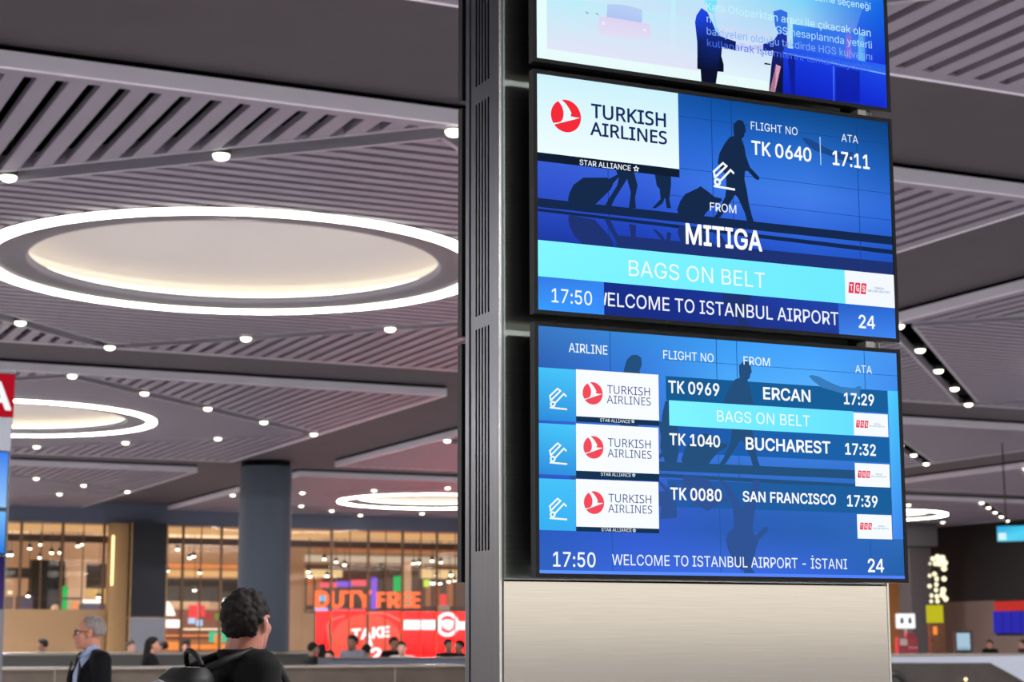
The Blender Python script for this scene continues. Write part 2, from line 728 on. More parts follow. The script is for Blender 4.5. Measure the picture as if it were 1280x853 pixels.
# vented side: a plate with vertical slots, edge strips either side
b = MB()
zs = [(.9 - .72, SORG.z - .655 - .0)]
slots = []
z_lo = [SORG.z - .655, SORG.z + .021, SORG.z + .711]
z_hi = [SORG.z - .017, SORG.z + .657, SORG.z + 1.36]
ys = [PD0 + .0805 + .0215 * k for k in range(5)]
prev = 0.0
for lo, hi in zip(z_lo, z_hi):
    b.box((PU0, PD0 + .03, prev), (PU0 + .008, PD1 - .03, lo), m_steel2)
    cuts = [PD0 + .03] + sum([[y - .0056, y + .0056] for y in ys], []) + [PD1 - .03]
    for k in range(0, len(cuts), 2):
        b.box((PU0, cuts[k], lo), (PU0 + .008, cuts[k + 1], hi), m_steel2)
    prev = hi
b.box((PU0, PD0 + .03, prev), (PU0 + .008, PD1 - .03, PTOP), m_steel2)
b.box((PU0 + .0085, PD0 + .03, 0.0), (PU0 + .011, PD1 - .03, PTOP), m_dark)
b.build('vent_plate', pil)
for y0, y1 in ((PD0, PD0 + .027), (PD1 - .027, PD1)):
    b = MB()
    b.box((PU0 - .004, y0, 0.0), (PU0 + .011, y1, PTOP), m_steel2)
    b.build('edge_strip', pil, bevel=.0015)
b = MB()
b.box((PU0 + .005, PD0 + .005, PTOP), (PU1 - .005, PD1 - .005, PTOP + .02), m_steel2)
b.build('top_cap', pil)
for u_, w_ in ((PU0 - .004, .006), (PU1 - .002, .006)):
    b = MB()
    b.box((u_, PD0 - .003, 0), (u_ + w_, PD0 + .002, PTOP), mat('bright highlight steel', (214, 216, 212), .2, 1.0))  # bright strip added to stand for the highlight along the bevelled corner
    b.build('highlight_bead', pil)


class Disp:
    """a display; lay() places flat lettering and panels on its face from photo pixels"""

    def __init__(self, k, label, flip=False):
        self.k = k
        base = SORG + Vector((0, 0, -(k - 2) * SSTEP))
        if flip:
            base = base + SX * (SW - .03) + SB * (PD0 + PD1)
            yaw = SYAW + math.pi
        else:
            yaw = SYAW
        self.base_v = -(k - 2) * SSTEP
        self.t = thing('flight_display', label, 'display', base, yaw, 'displays on the steel pillar')
        b = MB()
        e = .0115
        # bezel frame round the lit area
        b.box((-e, .0, -e), (0, .03, SH + e), m_bezel)
        b.box((SW, .0, -e), (SW + e, .03, SH + e), m_bezel)
        b.box((0, .0, -e), (SW, .03, 0), m_bezel)
        b.box((0, .0, SH), (SW, .03, SH + e), m_bezel)
        b.box((0, .012, 0), (SW, .03, SH), m_black)
        b.build('bezel', self.t)
        b = MB()
        b.box((.02, .03, .035), (SW - .02, .075, SH - .025), m_black)
        b.box((.30, .075, .12), (SW - .30, .1145, SH - .12), m_black)
        b.build('rear_housing', self.t)
        self.n = 0
        self.scr = None

    def uv(self, px, py):
        a, c = on_screen(px, py)
        return a, c - self.base_v

    def y(self, layer):
        return .004 - .0004 * layer

    def screen(self, rows):
        """rows: grid of sRGB colours from top to bottom, smoothly blended"""
        b = MB()
        nx, nz = 24, 16
        R, Cn = len(rows), len(rows[0])

        def colat(s, t):
            y, x = t * (R - 1), s * (Cn - 1)
            y0, x0 = min(int(y), R - 2), min(int(x), Cn - 2)
            fy, fx = y - y0, x - x0
            c = [0, 0, 0]
            for q in range(3):
                c[q] = (rows[y0][x0][q] * (1 - fx) + rows[y0][x0 + 1][q] * fx) * (1 - fy) + (rows[y0 + 1][x0][q] * (1 - fx) + rows[y0 + 1][x0 + 1][q] * fx) * fy
            return lin(c)
        m = pic('screen picture')
        vid = {}
        for j in range(nz + 1):
            for i in range(nx + 1):
                vid[i, j] = len(b.v)
                b.cols[len(b.v)] = colat(i / nx, 1 - j / nz)
                b.v.append((SW * i / nx, self.y(0), SH * j / nz))
        for j in range(nz):
            for i in range(nx):
                b.f.append((vid[i, j], vid[i + 1, j], vid[i + 1, j + 1], vid[i, j + 1]))
                b.mi.append(b.mid(m))
        self.scr = b.build('screen', self.t)
        return self.scr

    def lay(self, name, polys, layer):
        """polys: list of (uv points, colour or list of colours)"""
        b = MB()
        m = pic('screen picture')
        for pts, col in polys:
            cols = [lin(c) for c in col] if isinstance(col, list) else [lin(col)] * len(pts)
            b.poly([(min(max(u, 0), SW), self.y(layer), min(max(w, 0), SH)) for u, w in pts], m, cols)
        o = b.build(name, self.scr)
        return o

    def px(self, pts):
        return [self.uv(*p) for p in pts]

    def rect(self, x0, y0, x1, y1, X1=None, Y1=None):
        """upright rectangle from the pixel of its upper left and of its lower right corner"""
        a = self.uv(x0, y0)
        c = self.uv(x1, y1)
        return [(a[0], c[1]), (c[0], c[1]), (c[0], a[1]), (a[0], a[1])]

    def text(self, s, left, right, cap, col=(255, 255, 255), bold=0.0, layer=4, name='lettering', shear=0.0, alt=False):
        """left/right: photo pixels of the baseline's ends; cap: capital height in pixels"""
        a, c = self.uv(*left), self.uv(*right)
        h = self.uv(left[0], left[1] - cap)[1] - a[1]
        v, f, x0, x1, (ch, cb) = text_geo(s, bold, shear, alt)
        sx_, sy_ = (c[0] - a[0]) / (x1 - x0), h / ch
        zb = (a[1] + c[1]) / 2
        b = MB()
        m = pic('screen picture')
        b.v = [(a[0] + (q[0] - x0) * sx_, self.y(layer), zb + (q[1] - cb) * sy_) for q in v]
        b.f = f
        b.mi = [b.mid(m)] * len(f)
        for i in range(len(v)):
            b.cols[i] = lin(col)
        return b.build(name, self.scr)


def circle_pts(c, rx, rz, n=40, a0=0, a1=360):
    return [(c[0] + rx * math.cos(math.radians(a0 + (a1 - a0) * i / n)), c[1] + rz * math.sin(math.radians(a0 + (a1 - a0) * i / n))) for i in range(n if a1 - a0 == 360 else n + 1)]


def bezier(p0, p1, p2, n=8):
    return [((1 - t) ** 2 * p0[0] + 2 * t * (1 - t) * p1[0] + t * t * p2[0], (1 - t) ** 2 * p0[1] + 2 * t * (1 - t) * p1[1] + t * t * p2[1]) for t in [i / n for i in range(n + 1)]]


def emblem(D, c, r, red, white, layer):
    """round red emblem with the white soaring bird"""
    def q(x, y):
        return (c[0] + x * r, c[1] + y * r)
    D.lay('emblem', [(circle_pts(c, r, r), red)], layer)
    bird = [q(*p) for p in bezier((-.52, .86), (-.02, .42), (-.22, -.22), 8)]
    bird += [q(*p) for p in bezier((-.36, -.40), (-.6, -.50), (-.84, -.52), 4)]
    bird += [q(*p) for p in bezier((-.80, -.62), (-.2, -.42), (.92, -.02), 8)]
    bird += [q(*p) for p in bezier((.80, .0), (.55, -.02), (.30, .02), 5)]
    bird += [q(*p) for p in bezier((.36, .22), (.12, .72), (-.30, .97), 8)]
    D.lay('emblem_bird', [(bird, white)], layer + 1)


def star_mark(D, c, r, col, layer):
    pts = []
    for i in range(10):
        a = math.radians(90 + 36 * i)
        k = r if i % 2 == 0 else r * .55
        pts.append((c[0] + k * math.cos(a), c[1] + k * math.sin(a)))
    inn = [(c[0] + (p[0] - c[0]) * .45, c[1] + (p[1] - c[1]) * .45) for p in pts]
    polys = []
    for i in range(10):
        j = (i + 1) % 10
        polys.append(([pts[i], pts[j], inn[j], inn[i]], col))
    D.lay('star_mark', polys, layer)


def stroke(pts, w):
    """list of quads following a polyline"""
    out = []
    for (x0, y0), (x1, y1) in zip(pts, pts[1:]):
        L = math.hypot(x1 - x0, y1 - y0) or 1
        ex, ey = (x1 - x0) / L * w / 2 * .9, (y1 - y0) / L * w / 2 * .9
        nx, ny = -(y1 - y0) / L * w / 2, (x1 - x0) / L * w / 2
        out.append([(x0 - ex + nx, y0 - ey + ny), (x0 - ex - nx, y0 - ey - ny), (x1 + ex - nx, y1 + ey - ny), (x1 + ex + nx, y1 + ey + ny)])
    return out


def bag_icon(D, c, s, layer, col=(245, 252, 255)):
    """suitcase on a tilting trolley above a belt line"""
    def q(x, y):
        return (c[0] + x * s, c[1] + y * s)
    w = .085 * s
    polys = []
    for line in ([(-.38, -.46), (.50, -.50)],
                 [(.02, .50), (-.40, .12), (-.36, -.10), (-.24, .0), (.18, .40), (.02, .50)],
                 [(-.12, -.22), (.36, .26), (.48, .16)]):
        polys += [(p, col) for p in stroke([q(*p) for p in line], w)]
    ring = circle_pts(q(-.25, -.28), .11 * s, .11 * s, 16)
    polys += [(p, col) for p in stroke(ring + [ring[0]], w)]
    D.lay('baggage_icon', polys, layer)


D1 = Disp(1, 'topmost display of the pillar, parking advert with handshake picture')
D2 = Disp(2, 'middle display of the pillar, blue arrivals screen reading MITIGA')
D3 = Disp(3, 'lowest display of the pillar, arrivals list with three flights')

# ---------------------------------------------------------------- the arrivals background, traced on the middle display
Z2 = lambda pts: [(880 + x / 4.74, 110 + y / 4.74) for x, y in pts]
Z1 = lambda pts: [(660 + x / 4.7375, 80 + y / 4.7375) for x, y in pts]
walker = Z2([(205, 187), (232, 192), (246, 222), (252, 255), (243, 268), (240, 288), (226, 298), (243, 348), (252, 402), (275, 468), (313, 508), (333, 530), (327, 545), (308, 540), (262, 490), (246, 492), (243, 540), (256, 600), (270, 690), (288, 760), (302, 800), (262, 802), (245, 740), (205, 650), (188, 632), (150, 690), (100, 765), (58, 772), (85, 735), (130, 640), (135, 580), (133, 510), (100, 480), (85, 440), (95, 385), (118, 342), (128, 325), (155, 290), (181, 283), (178, 250), (178, 213)])
trolley = [(847, 262), (851, 251), (857, 242.5), (873, 235), (876, 232.5), (884, 238), (894, 246), (903, 248), (902, 252), (893, 256), (884, 265), (879, 272), (850, 272)]
case = Z1([(240, 800), (247, 765), (272, 715), (330, 672), (470, 672), (500, 695), (506, 715), (490, 745), (400, 832), (245, 832)])
case_h = Z1([(462, 690), (548, 645), (556, 650), (500, 715)])
legs1 = Z1([(520, 615), (632, 640), (652, 720), (637, 790), (642, 853), (600, 853), (612, 760), (590, 680), (565, 720), (515, 800), (490, 853), (452, 853), (480, 800), (530, 720), (540, 680)])
legs2 = Z1([(752, 640), (850, 660), (850, 720), (840, 800), (850, 853), (825, 853), (815, 790), (800, 825), (760, 853), (738, 853), (788, 800), (783, 740), (765, 720)])
legs2_top = [(788, 205), (789, 180), (796, 168), (804, 166), (812, 176), (818, 200), (818, 212)]
plane = Z2([(583, 300), (600, 293), (640, 305), (720, 350), (770, 372), (850, 385), (870, 375), (888, 378), (880, 410), (878, 445), (800, 420), (720, 390), (660, 370), (610, 330)])


def background(D, rows, sil, rail, refl, line, floor_y=True):
    """the photograph behind the flight data: travellers walking past tall windows"""
    D.screen(rows)
    T = lambda pts: [D2.uv(*p) for p in pts]
    zr = D2.uv(900, 272)[1]                 # top of the rail
    zb = zr - .026
    D.lay('floor_picture', [([(0, zb - .012), (SW, zb - .030), (SW, zb - .016), (0, zb - .004)], rail),
                            ([(0, zr - .026), (SW, zr - .026), (SW, zr), (0, zr)], rail),
                            ([(.25, zb - .10), (SW, zb - .10), (SW, zb - .055), (.25, zb - .058)], refl)], 1)
    w = .0012
    bars = []
    for px in (892, 917, 1074, 761):
        u = D2.uv(px, 240)[0]
        bars.append(([(u - w, zr), (u + w, zr), (u + w, SH), (u - w, SH)], line))
        bars.append(([(u - w, .0), (u + w, .0), (u + w, zb), (u - w, zb)], line))
    for py in (165, 228, 262):
        z = D2.uv(1000, py)[1]
        bars.append(([(.40, z - w * .6), (SW, z - w * .6), (SW, z + w * .6), (.40, z + w * .6)], line))
    D.lay('window_bars', bars, 1)
    people = [(T(walker), sil), (T(trolley), sil), (T(case), sil), (T(case_h), sil), (T(legs1), sil), (T(legs2), sil)]
    # heads and bodies of the two rear walkers, where the list leaves them in view
    if D is not D2:
        T3 = lambda pts: [D.uv(*p) for p in pts]
        people.append((T3([(779, 470), (781, 460), (784, 450), (790, 444), (797, 443.5), (802, 447), (803, 456), (800, 464), (802, 472)]), sil))
        people.append((T3([(826, 560), (828, 520), (832, 502), (838, 499), (845, 515), (848, 540), (849, 566), (846, 580), (832, 578)]), sil))
    D.lay('silhouettes', people, 2)
    D.lay('jet_picture', [(T(plane), tuple(int(a * .5 + c * .5) for a, c in zip(sil, rows[1][2])))], 2)
    mir = []
    for shp in (walker, legs1, legs2, trolley, case):
        q = T(shp)
        mir.append(([(u, 2 * zb + .004 - z) for u, z in q][::-1], refl))
    D.lay('floor_reflections', mir, 1.5)


NAVY = (20, 40, 86)
background(D2, [[(40, 96, 172), (30, 90, 172), (14, 78, 158), (16, 74, 140), (14, 66, 128)],
                [(52, 98, 200), (44, 100, 205), (38, 104, 208), (40, 110, 210), (28, 92, 180)],
                [(58, 92, 214), (56, 98, 222), (62, 122, 232), (70, 128, 236), (50, 110, 220)],
                [(40, 72, 190), (36, 72, 196), (40, 84, 208), (44, 96, 216), (34, 88, 200)],
                [(26, 48, 140), (24, 48, 146), (28, 56, 158), (34, 70, 176), (32, 76, 180)],
                [(24, 44, 130), (26, 46, 132), (30, 50, 136), (34, 58, 148), (32, 66, 160)]],
           (22, 42, 76), (22, 42, 80), (32, 52, 116), (20, 62, 140))
D2.lay('logo_panel', [(D2.rect(671.5, 91.5, 849.6, 211.3), [(240, 254, 255), (240, 254, 255), (205, 242, 252), (208, 244, 252)])], 3)
a, c = D2.uv(671.8, 190), D2.uv(850, 221.8)
z_ = D2.uv(672, 189.8)[1]
D2.lay('logo_strip', [([(0, c[1]), (c[0], c[1]), (c[0], z_), (0, z_)], (18, 30, 52))], 3.2)
emblem(D2, D2.uv(707.9, 144.8), (D2.uv(726.6, 146)[0] - D2.uv(689, 144)[0]) / 2, (246, 44, 58), (232, 252, 255), 4)
D2.text('TURKISH', (739.5, 147.2), (833, 158), 17, (22, 44, 96), .02, 4, 'airline_lettering', alt=True)
D2.text('AIRLINES', (738.3, 168.3), (834.3, 180.3), 16, (22, 44, 96), .02, 4, 'airline_lettering', alt=True)
D2.text('STAR ALLIANCE', (725, 205.8), (789, 213.4), 6.6, (235, 244, 255), .012, 4, 'alliance_lettering')
star_mark(D2, D2.uv(795.7, 210.9), .0105, (235, 244, 255), 4)
D2.text('FLIGHT NO', (939.2, 162), (997.5, 168.6), 9.8, (236, 246, 255))
D2.text('TK 0640', (940, 192.6), (1015, 201.6), 16.6, (250, 253, 255), .022)
u_ = D2.uv(1026, 188)[0]
D2.lay('divider', [([(u_ - .0014, D2.uv(1026, 206)[1]), (u_ + .0014, D2.uv(1026, 206)[1]), (u_ + .0014, D2.uv(1026, 171)[1]), (u_ - .0014, D2.uv(1026, 171)[1])], (190, 226, 250))], 4)
D2.text('ATA', (1052.4, 176.6), (1073.2, 179.2), 9.4, (236, 246, 255))
D2.text('17:11', (1041.5, 205.6), (1087.8, 211), 17, (250, 253, 255), .022)
bag_icon(D2, D2.uv(904, 219.4), .076, 4)
D2.text('FROM', (888, 263.2), (921, 266.6), 10.2, (240, 248, 255), .006)
D2.text('MITIGA', (857.8, 304.2), (953.4, 313.4), 24.4, (252, 254, 255), .028)
zt = D2.uv(672, 299.6)[1]
zq = D2.uv(672, 345)[1]
ur = D2.uv(1056.6, 350)[0]
D2.lay('status_bar', [([(0, zq), (ur, zq), (ur, zt), (0, zt)], [(128, 246, 255), (112, 236, 255), (112, 236, 255), (132, 248, 255)])], 3)
D2.text('BAGS ON BELT', (786.5, 344.6), (957, 360.2), 19.6, (242, 254, 255))
D2.lay('handler_panel', [([(ur, zq), (SW, zq), (SW, zt), (ur, zt)], (244, 250, 255))], 3)


def handler_logo(D, x0, x1, y0, y1, tx0, tx1, layer=4, small=False):
    """three slanted red tiles lettered T G S with two blue lines beside them"""
    a, c = D.uv(x0, y1), D.uv(x1, y0)
    w = (c[0] - a[0]) / 3.15
    h = c[1] - a[1]
    polys = []
    for k in range(3):
        u0 = a[0] + k * w * 1.05
        polys.append(([(u0, a[1]), (u0 + w * .86, a[1]), (u0 + w * 1.06, a[1] + h), (u0 + w * .2, a[1] + h)], (236, 52, 84)))
    D.lay('handler_tiles', polys, layer)
    lm = D.uv((x0 * .8 + x1 * .2) - .0, y1 - (y1 - y0) * .22)
    for k, ch in enumerate('TGS'):
        v, f, q0, q1, (ch_, cb) = text_geo(ch, .03)
        u0 = a[0] + k * w * 1.05 + w * .30
        s1, s2 = w * .48 / (q1 - q0), h * .56 / ch_
        b = MB()
        m = pic('screen picture')
        b.v = [(u0 + (q[0] - q0) * s1, D.y(layer + 1), a[1] + h * .22 + (q[1] - cb) * s2) for q in v]
        b.f = f
        b.mi = [b.mid(m)] * len(f)
        for i in range(len(v)):
            b.cols[i] = lin((250, 240, 246))
        b.build('handler_letter', D.scr)
    ym = (y0 + y1) / 2
    sl = .09
    dy = (tx1 - tx0) * sl
    D.text('TURKISH', (tx0 + (tx1 - tx0) * .28, ym + (.5 if small else 1.2)), (tx0 + (tx1 - tx0) * .74, ym + (.5 if small else 1.2) + dy * .4), 1.7 if small else 2.7, (70, 120, 180), 0, layer, 'handler_lettering')
    D.text('GROUND SERVICES', (tx0, ym + (3.0 if small else 4.6)), (tx1, ym + (3.0 if small else 4.6) + dy * .8), 1.7 if small else 2.7, (70, 120, 180), 0, layer, 'handler_lettering')


handler_logo(D2, 1061, 1083.6, 354.5, 366, 1085, 1113)
ub = D2.uv(755.6, 370)[0]
uc = D2.uv(1048.9, 395)[0]
D2.lay('clock_panel', [([(0, 0), (ub, 0), (ub, zq), (0, zq)], [(58, 156, 255), (58, 146, 255), (54, 132, 240), (56, 124, 232)])], 3)
D2.lay('belt_panel', [([(uc, 0), (SW, 0), (SW, zq), (uc, zq)], [(66, 130, 232), (66, 136, 240), (44, 106, 214), (40, 94, 200)])], 3)
D2.text('17:50', (690, 377.6), (740.6, 381.6), 17.2, (244, 250, 255), .006)
D2.text('ELCOME TO ISTANBUL AIRPORT', (760.5, 382.6), (1048.8, 406.4), 16.8, (240, 246, 255), .006)
k0 = D2.uv(755.8, 382)
k1 = D2.uv(759, 366)
D2.lay('lettering', [([(ub, k1[1] - .036), (ub + .0035, k1[1] - .036), (ub + .0095, k1[1]), (ub + .0035, k1[1]), (ub, k1[1] - .022)], (240, 246, 255))], 4)
D2.text('24', (1074.2, 409.4), (1094.6, 411.4), 15.8, (250, 253, 255), .018)

# ---------------------------------------------------------------- the list of three flights
background(D3, [[(62, 122, 196), (58, 138, 222), (62, 158, 246), (70, 164, 255), (72, 150, 240)],
                [(46, 92, 176), (54, 120, 222), (80, 172, 252), (92, 180, 255), (66, 140, 240)],
                [(50, 96, 206), (62, 112, 220), (66, 130, 232), (70, 140, 236), (58, 120, 220)],
                [(50, 90, 200), (58, 98, 210), (54, 108, 206), (48, 110, 200), (46, 104, 200)],
                [(44, 92, 196), (52, 92, 206), (46, 92, 180), (44, 98, 180), (50, 110, 190)],
                [(52, 100, 190), (60, 106, 224), (66, 112, 232), (56, 104, 220), (36, 96, 164)]],
           (38, 80, 126), (38, 82, 128), (48, 84, 150), (30, 92, 160))


def bar(D, name, x0, y0, x1, y1, col, layer=3):
    """upright rectangle; (x0,y0) upper left pixel, (x1,y1) lower right pixel"""
    return D.lay(name, [(D.rect(x0, y0, x1, y1), col)], layer)


D3.text('AIRLINE', (711.4, 440.2), (759.8, 443.3), 11.2, (240, 248, 255), .008)
D3.text('FLIGHT NO', (829.6, 448.6), (892.6, 452.8), 10.6, (240, 248, 255), .005)
D3.text('FROM', (930, 455.8), (963, 458), 10.2, (240, 248, 255), .006)
D3.text('ATA', (1069.8, 465.8), (1090.6, 467.4), 9.6, (240, 248, 255))
TL_ROWS = [(459, 527, 461.6, 526, 532.6, 491.8, 741.3, 493, 494.8, 504.2, 507.2, 528),
           (528.8, 594.3, 529.4, 592.7, 602, 559.4, 742.3, 558.8, 561.2, 571.2, 574, 595.4),
           (598, 663.8, 598.8, 661.3, 667, 628.6, 743, 628.3, 630, 640.6, 642.6, 664.6)]
for (yt, yb, lt, lb, sb, cyy, cxx, t0, t1, a0, a1, sy) in TL_ROWS:
    ul = D3.uv(720.6, (lt + lb) / 2)[0]
    z1 = D3.uv(673, yt)[1]
    z0 = D3.uv(700, yb - .4)[1]
    D3.lay('belt_tile', [([(0, z0), (ul - .001, z0), (ul - .001, z1), (0, z1)], [(48, 140, 222), (48, 146, 226), (74, 200, 252), (70, 196, 250)] if yt < 590 else [(56, 176, 244), (60, 176, 244), (72, 196, 252), (70, 196, 250)])], 3)
    bag_icon(D3, D3.uv(697, (yt + yb) / 2 + 5.5), .056, 4)
    u1 = D3.uv(824.4, lb)[0]
    zt_ = D3.uv(720, lt)[1]
    zb_ = D3.uv(823.5, lb)[1]
    zs_ = D3.uv(823.5, sb)[1]
    D3.lay('logo_panel', [([(ul, zb_), (u1, zb_), (u1, zt_), (ul, zt_)], (250, 253, 255))], 3)
    D3.lay('logo_strip', [([(ul, zs_), (u1, zs_), (u1, zb_), (ul, zb_)], (22, 52, 84))], 3)
    emblem(D3, D3.uv(cxx, cyy), .0315, (244, 76, 92), (250, 252, 255), 4)
    dx = cxx - 741.3
    D3.text('TURKISH', (759.4 + dx, t0 - .8), (813 + dx, t1), 10.4, (58, 92, 150), 0, 4, 'airline_lettering', alt=True)
    D3.text('AIRLINES', (759 + dx, a0), (814 + dx, a1), 10, (58, 92, 150), 0, 4, 'airline_lettering', alt=True)
    D3.text('STAR ALLIANCE', (750.6 + dx, sy - .6), (788.2 + dx, sy + 1.0), 4.1, (240, 248, 255), 0, 4, 'alliance_lettering')
    star_mark(D3, D3.uv(791.6 + dx, sy - 1.2), .0062, (240, 248, 255), 4)
TEAL = (24, 92, 150)
ur0, ur1 = D3.uv(832.2, 480)[0], D3.uv(1111, 520)[0]
ROW = [(D3.uv(832, 470)[1], D3.uv(836.9, 500.3)[1], TEAL, (26, 96, 156)), (D3.uv(837, 532.2)[1], D3.uv(1112, 578.8)[1], (34, 92, 176), (26, 100, 166)), (D3.uv(1113, 610.5)[1], D3.uv(1114, 643)[1], (40, 92, 168), (26, 96, 156))]
# tall lighter strip at the right end
us0, us1 = ur1 + .002, D3.uv(1123.5, 560)[0] + .016
D3.lay('edge_strip', [([(us0, D3.uv(1116, 674)[1]), (SW, D3.uv(1116, 674)[1]), (SW, D3.uv(1111, 488.4)[1]), (us0, D3.uv(1111, 488.4)[1])], [(70, 140, 240), (62, 132, 236), (74, 200, 255), (84, 208, 255)])], 1.2)
for za, zb2, ca, cb2 in ROW:
    D3.lay('flight_row', [([(ur0 + .002, zb2), (ur1, zb2), (ur1, za), (ur0 + .002, za)], [ca, cb2, cb2, ca])], 1.3)
zc0, zc1 = D3.uv(837, 532)[1], D3.uv(837, 500.4)[1]
uq = D3.uv(1067.4, 530)[0]
D3.lay('status_bar', [([(D3.uv(837, 515)[0], zc0), (uq, zc0), (uq, zc1), (D3.uv(837, 515)[0], zc1)], [(128, 246, 255), (104, 226, 255), (104, 226, 255), (128, 246, 255)])], 3)
D3.text('BAGS ON BELT', (896.8, 527), (1013.2, 533.4), 14, (244, 254, 255))
for x0, y0, x1, y1, la_, lb_, lc_, ld_ in ((1067.2, 515.8, 1111.2, 546.6, 1070.5, 1086, 526.2, 534.4), (1069, 578.8, 1113.4, 609.8, 1072.7, 1088.3, 589, 597.3), (1071.7, 643, 1116, 674.6, 1075.4, 1090.5, 654, 662.2)):
    bar(D3, 'handler_panel', x0, y0, x1, y1, (246, 252, 255))
    handler_logo(D3, la_, lb_, lc_, ld_, la_ + 16.5, la_ + 36, 4, True)
for s, l, r, cap in (('TK 0969', (836, 491), (899.8, 494.6), 14.8), ('TK 1040', (837.4, 555.8), (900.8, 559.2), 14), ('TK 0080', (838.6, 624.4), (902.8, 626.8), 14.6),
                     ('ERCAN', (954.6, 498.8), (1013.8, 502.4), 14.4), ('BUCHAREST', (932.8, 562), (1038.8, 567), 14.8), ('SAN FRANCISCO', (929, 626.8), (1045.6, 631.2), 12.6),
                     ('17:29', (1055.6, 504.6), (1093.4, 507.6), 13.6), ('17:32', (1057.2, 567.8), (1095.6, 570), 13.6), ('17:39', (1059.6, 632.8), (1097.8, 634.2), 13.6)):
    D3.text(s, l, r, cap, (250, 253, 255), .024)
D3.text('17:50', (691.8, 708), (745, 709.4), 18, (244, 250, 255), .012)
D3.text('WELCOME TO ISTANBUL AIRPORT - İSTANI', (765.6, 706.8), (1059.6, 711.6), 13.4, (236, 244, 255), .004)
D3.text('24', (1085.6, 715), (1105.8, 715.6), 16, (250, 253, 255), .022)
zl = D3.uv(700, 713.2)[1]
D3.lay('bottom_line', [([(0, 0), (SW, 0), (SW, zl), (0, zl)], [(96, 150, 255), (84, 130, 255), (84, 132, 255), (100, 152, 255)])], 3)

# ---------------------------------------------------------------- the parking advert
D1.screen([[(150, 236, 255), (140, 234, 255), (130, 232, 255), (70, 210, 250), (20, 160, 240)],
           [(160, 238, 252), (150, 236, 252), (150, 234, 255), (80, 206, 250), (30, 130, 235)],
           [(180, 240, 252), (172, 236, 250), (170, 232, 252), (110, 210, 250), (40, 110, 230)],
           [(214, 240, 250), (210, 228, 248), (206, 222, 246), (190, 216, 244), (60, 90, 225)],
           [(236, 252, 255), (236, 252, 255), (232, 250, 255), (226, 244, 252), (30, 60, 215)]])
A = lambda pts: [D1.uv(660 + x / 5.565, y / 5.565) for x, y in pts]
B = lambda pts: [D1.uv(850 + x / 4.74, y / 4.74) for x, y in pts]
u684 = D1.uv(684.4, 60)[0]
zbt = D1.uv(684.3, 60.2)[1]
u875 = D1.uv(875, 87)[0]
D1.lay('white_border', [([(0, 0), (u684, 0), (u684, SH), (0, SH)], [(232, 254, 252), (232, 254, 252), (226, 252, 252), (214, 250, 250)])], 1)
um = D1.uv(960, 95)[0]
D1.lay('white_ground', [([(u684, 0), (um, 0), (um, zbt), (u684, zbt)], (232, 252, 252))], 1)
D1.lay('ramp_picture', [([(u684, zbt), (u875, zbt), (u875, zbt + .16), (u684, zbt + .16)], [(226, 230, 248), (226, 228, 248), (196, 232, 250), (190, 238, 250)]),
                        (A([(300, 0), (380, 0), (380, 262), (300, 250)]), [(178, 240, 252), (178, 240, 252), (214, 236, 248), (214, 236, 248)]),
                        (A([(1000, 0), (1030, 0), (1030, 330), (1000, 325)]), [(190, 240, 252), (190, 240, 252), (214, 234, 250), (214, 234, 250)])], 1.2)
D1.lay('car_picture', [(A([(500, 118), (550, 114), (795, 156), (845, 166), (856, 200), (858, 268), (660, 262), (500, 235), (488, 200)]), [(222, 212, 242)] * 5 + [(226, 222, 246)] * 4),
                       (A([(556, 26), (640, 28), (720, 42), (797, 64), (796, 156), (550, 116)]), [(186, 206, 246), (184, 206, 246), (184, 206, 246), (186, 208, 246), (176, 198, 242), (176, 198, 242)]),
                       (A([(400, 78), (420, 82), (428, 96), (412, 92)]), (140, 180, 190)), (A([(470, 86), (490, 92), (500, 104), (482, 100)]), (140, 180, 190)),
                       (A([(518, 148), (540, 150), (540, 170), (520, 168)]), (246, 246, 255)), (A([(806, 196), (824, 200), (824, 216), (808, 212)]), (246, 246, 255))], 2)
BT, NV = (30, 70, 226), (12, 18, 46)
suit = [(130, 45), (165, 70), (190, 120), (215, 180), (240, 212), (335, 245), (332, 298), (252, 276), (248, 330), (262, 380), (262, 425), (226, 422), (216, 498), (130, 490), (125, 410), (105, 405), (106, 330), (105, 250), (92, 130), (100, 90)]
D1.lay('man_picture', [(B(suit), [tuple(int(p * (1 - t) + q * t) for p, q in zip(BT, NV)) for t in [min(1, max(0, (y - 110) / 200)) for x, y in suit]]),
                       (B([(148, 0), (222, 0), (215, 60), (200, 80), (168, 66)]), (120, 226, 250)),
                       (B([(190, 30), (200, 30), (232, 205), (214, 176)]), (150, 226, 252)),
                       (B([(332, 262), (372, 252), (405, 272), (398, 298), (350, 294)]), (196, 206, 242))], 2)
D1.lay('woman_picture', [(B([(556, 66), (600, 54), (640, 72), (640, 195), (590, 200), (566, 150)]), (52, 110, 226)),
                         (B([(590, 190), (636, 200), (642, 300), (625, 420), (616, 556), (530, 542), (544, 380), (556, 298), (497, 300), (495, 260), (560, 236)]), [(30, 50, 170), (30, 50, 170), (22, 40, 130), (16, 24, 60), (14, 20, 50), (14, 20, 50), (14, 20, 60), (22, 36, 120), (24, 40, 140), (24, 40, 140), (30, 50, 160)]),
                         (B([(400, 270), (496, 264), (496, 298), (400, 288)]), (190, 196, 240)),
                         (B([(572, 380), (600, 392), (566, 545), (534, 540)]), (240, 170, 196)),
                         (B([(503, 370), (540, 376), (540, 384), (503, 380)]), (40, 44, 70))], 2.2)
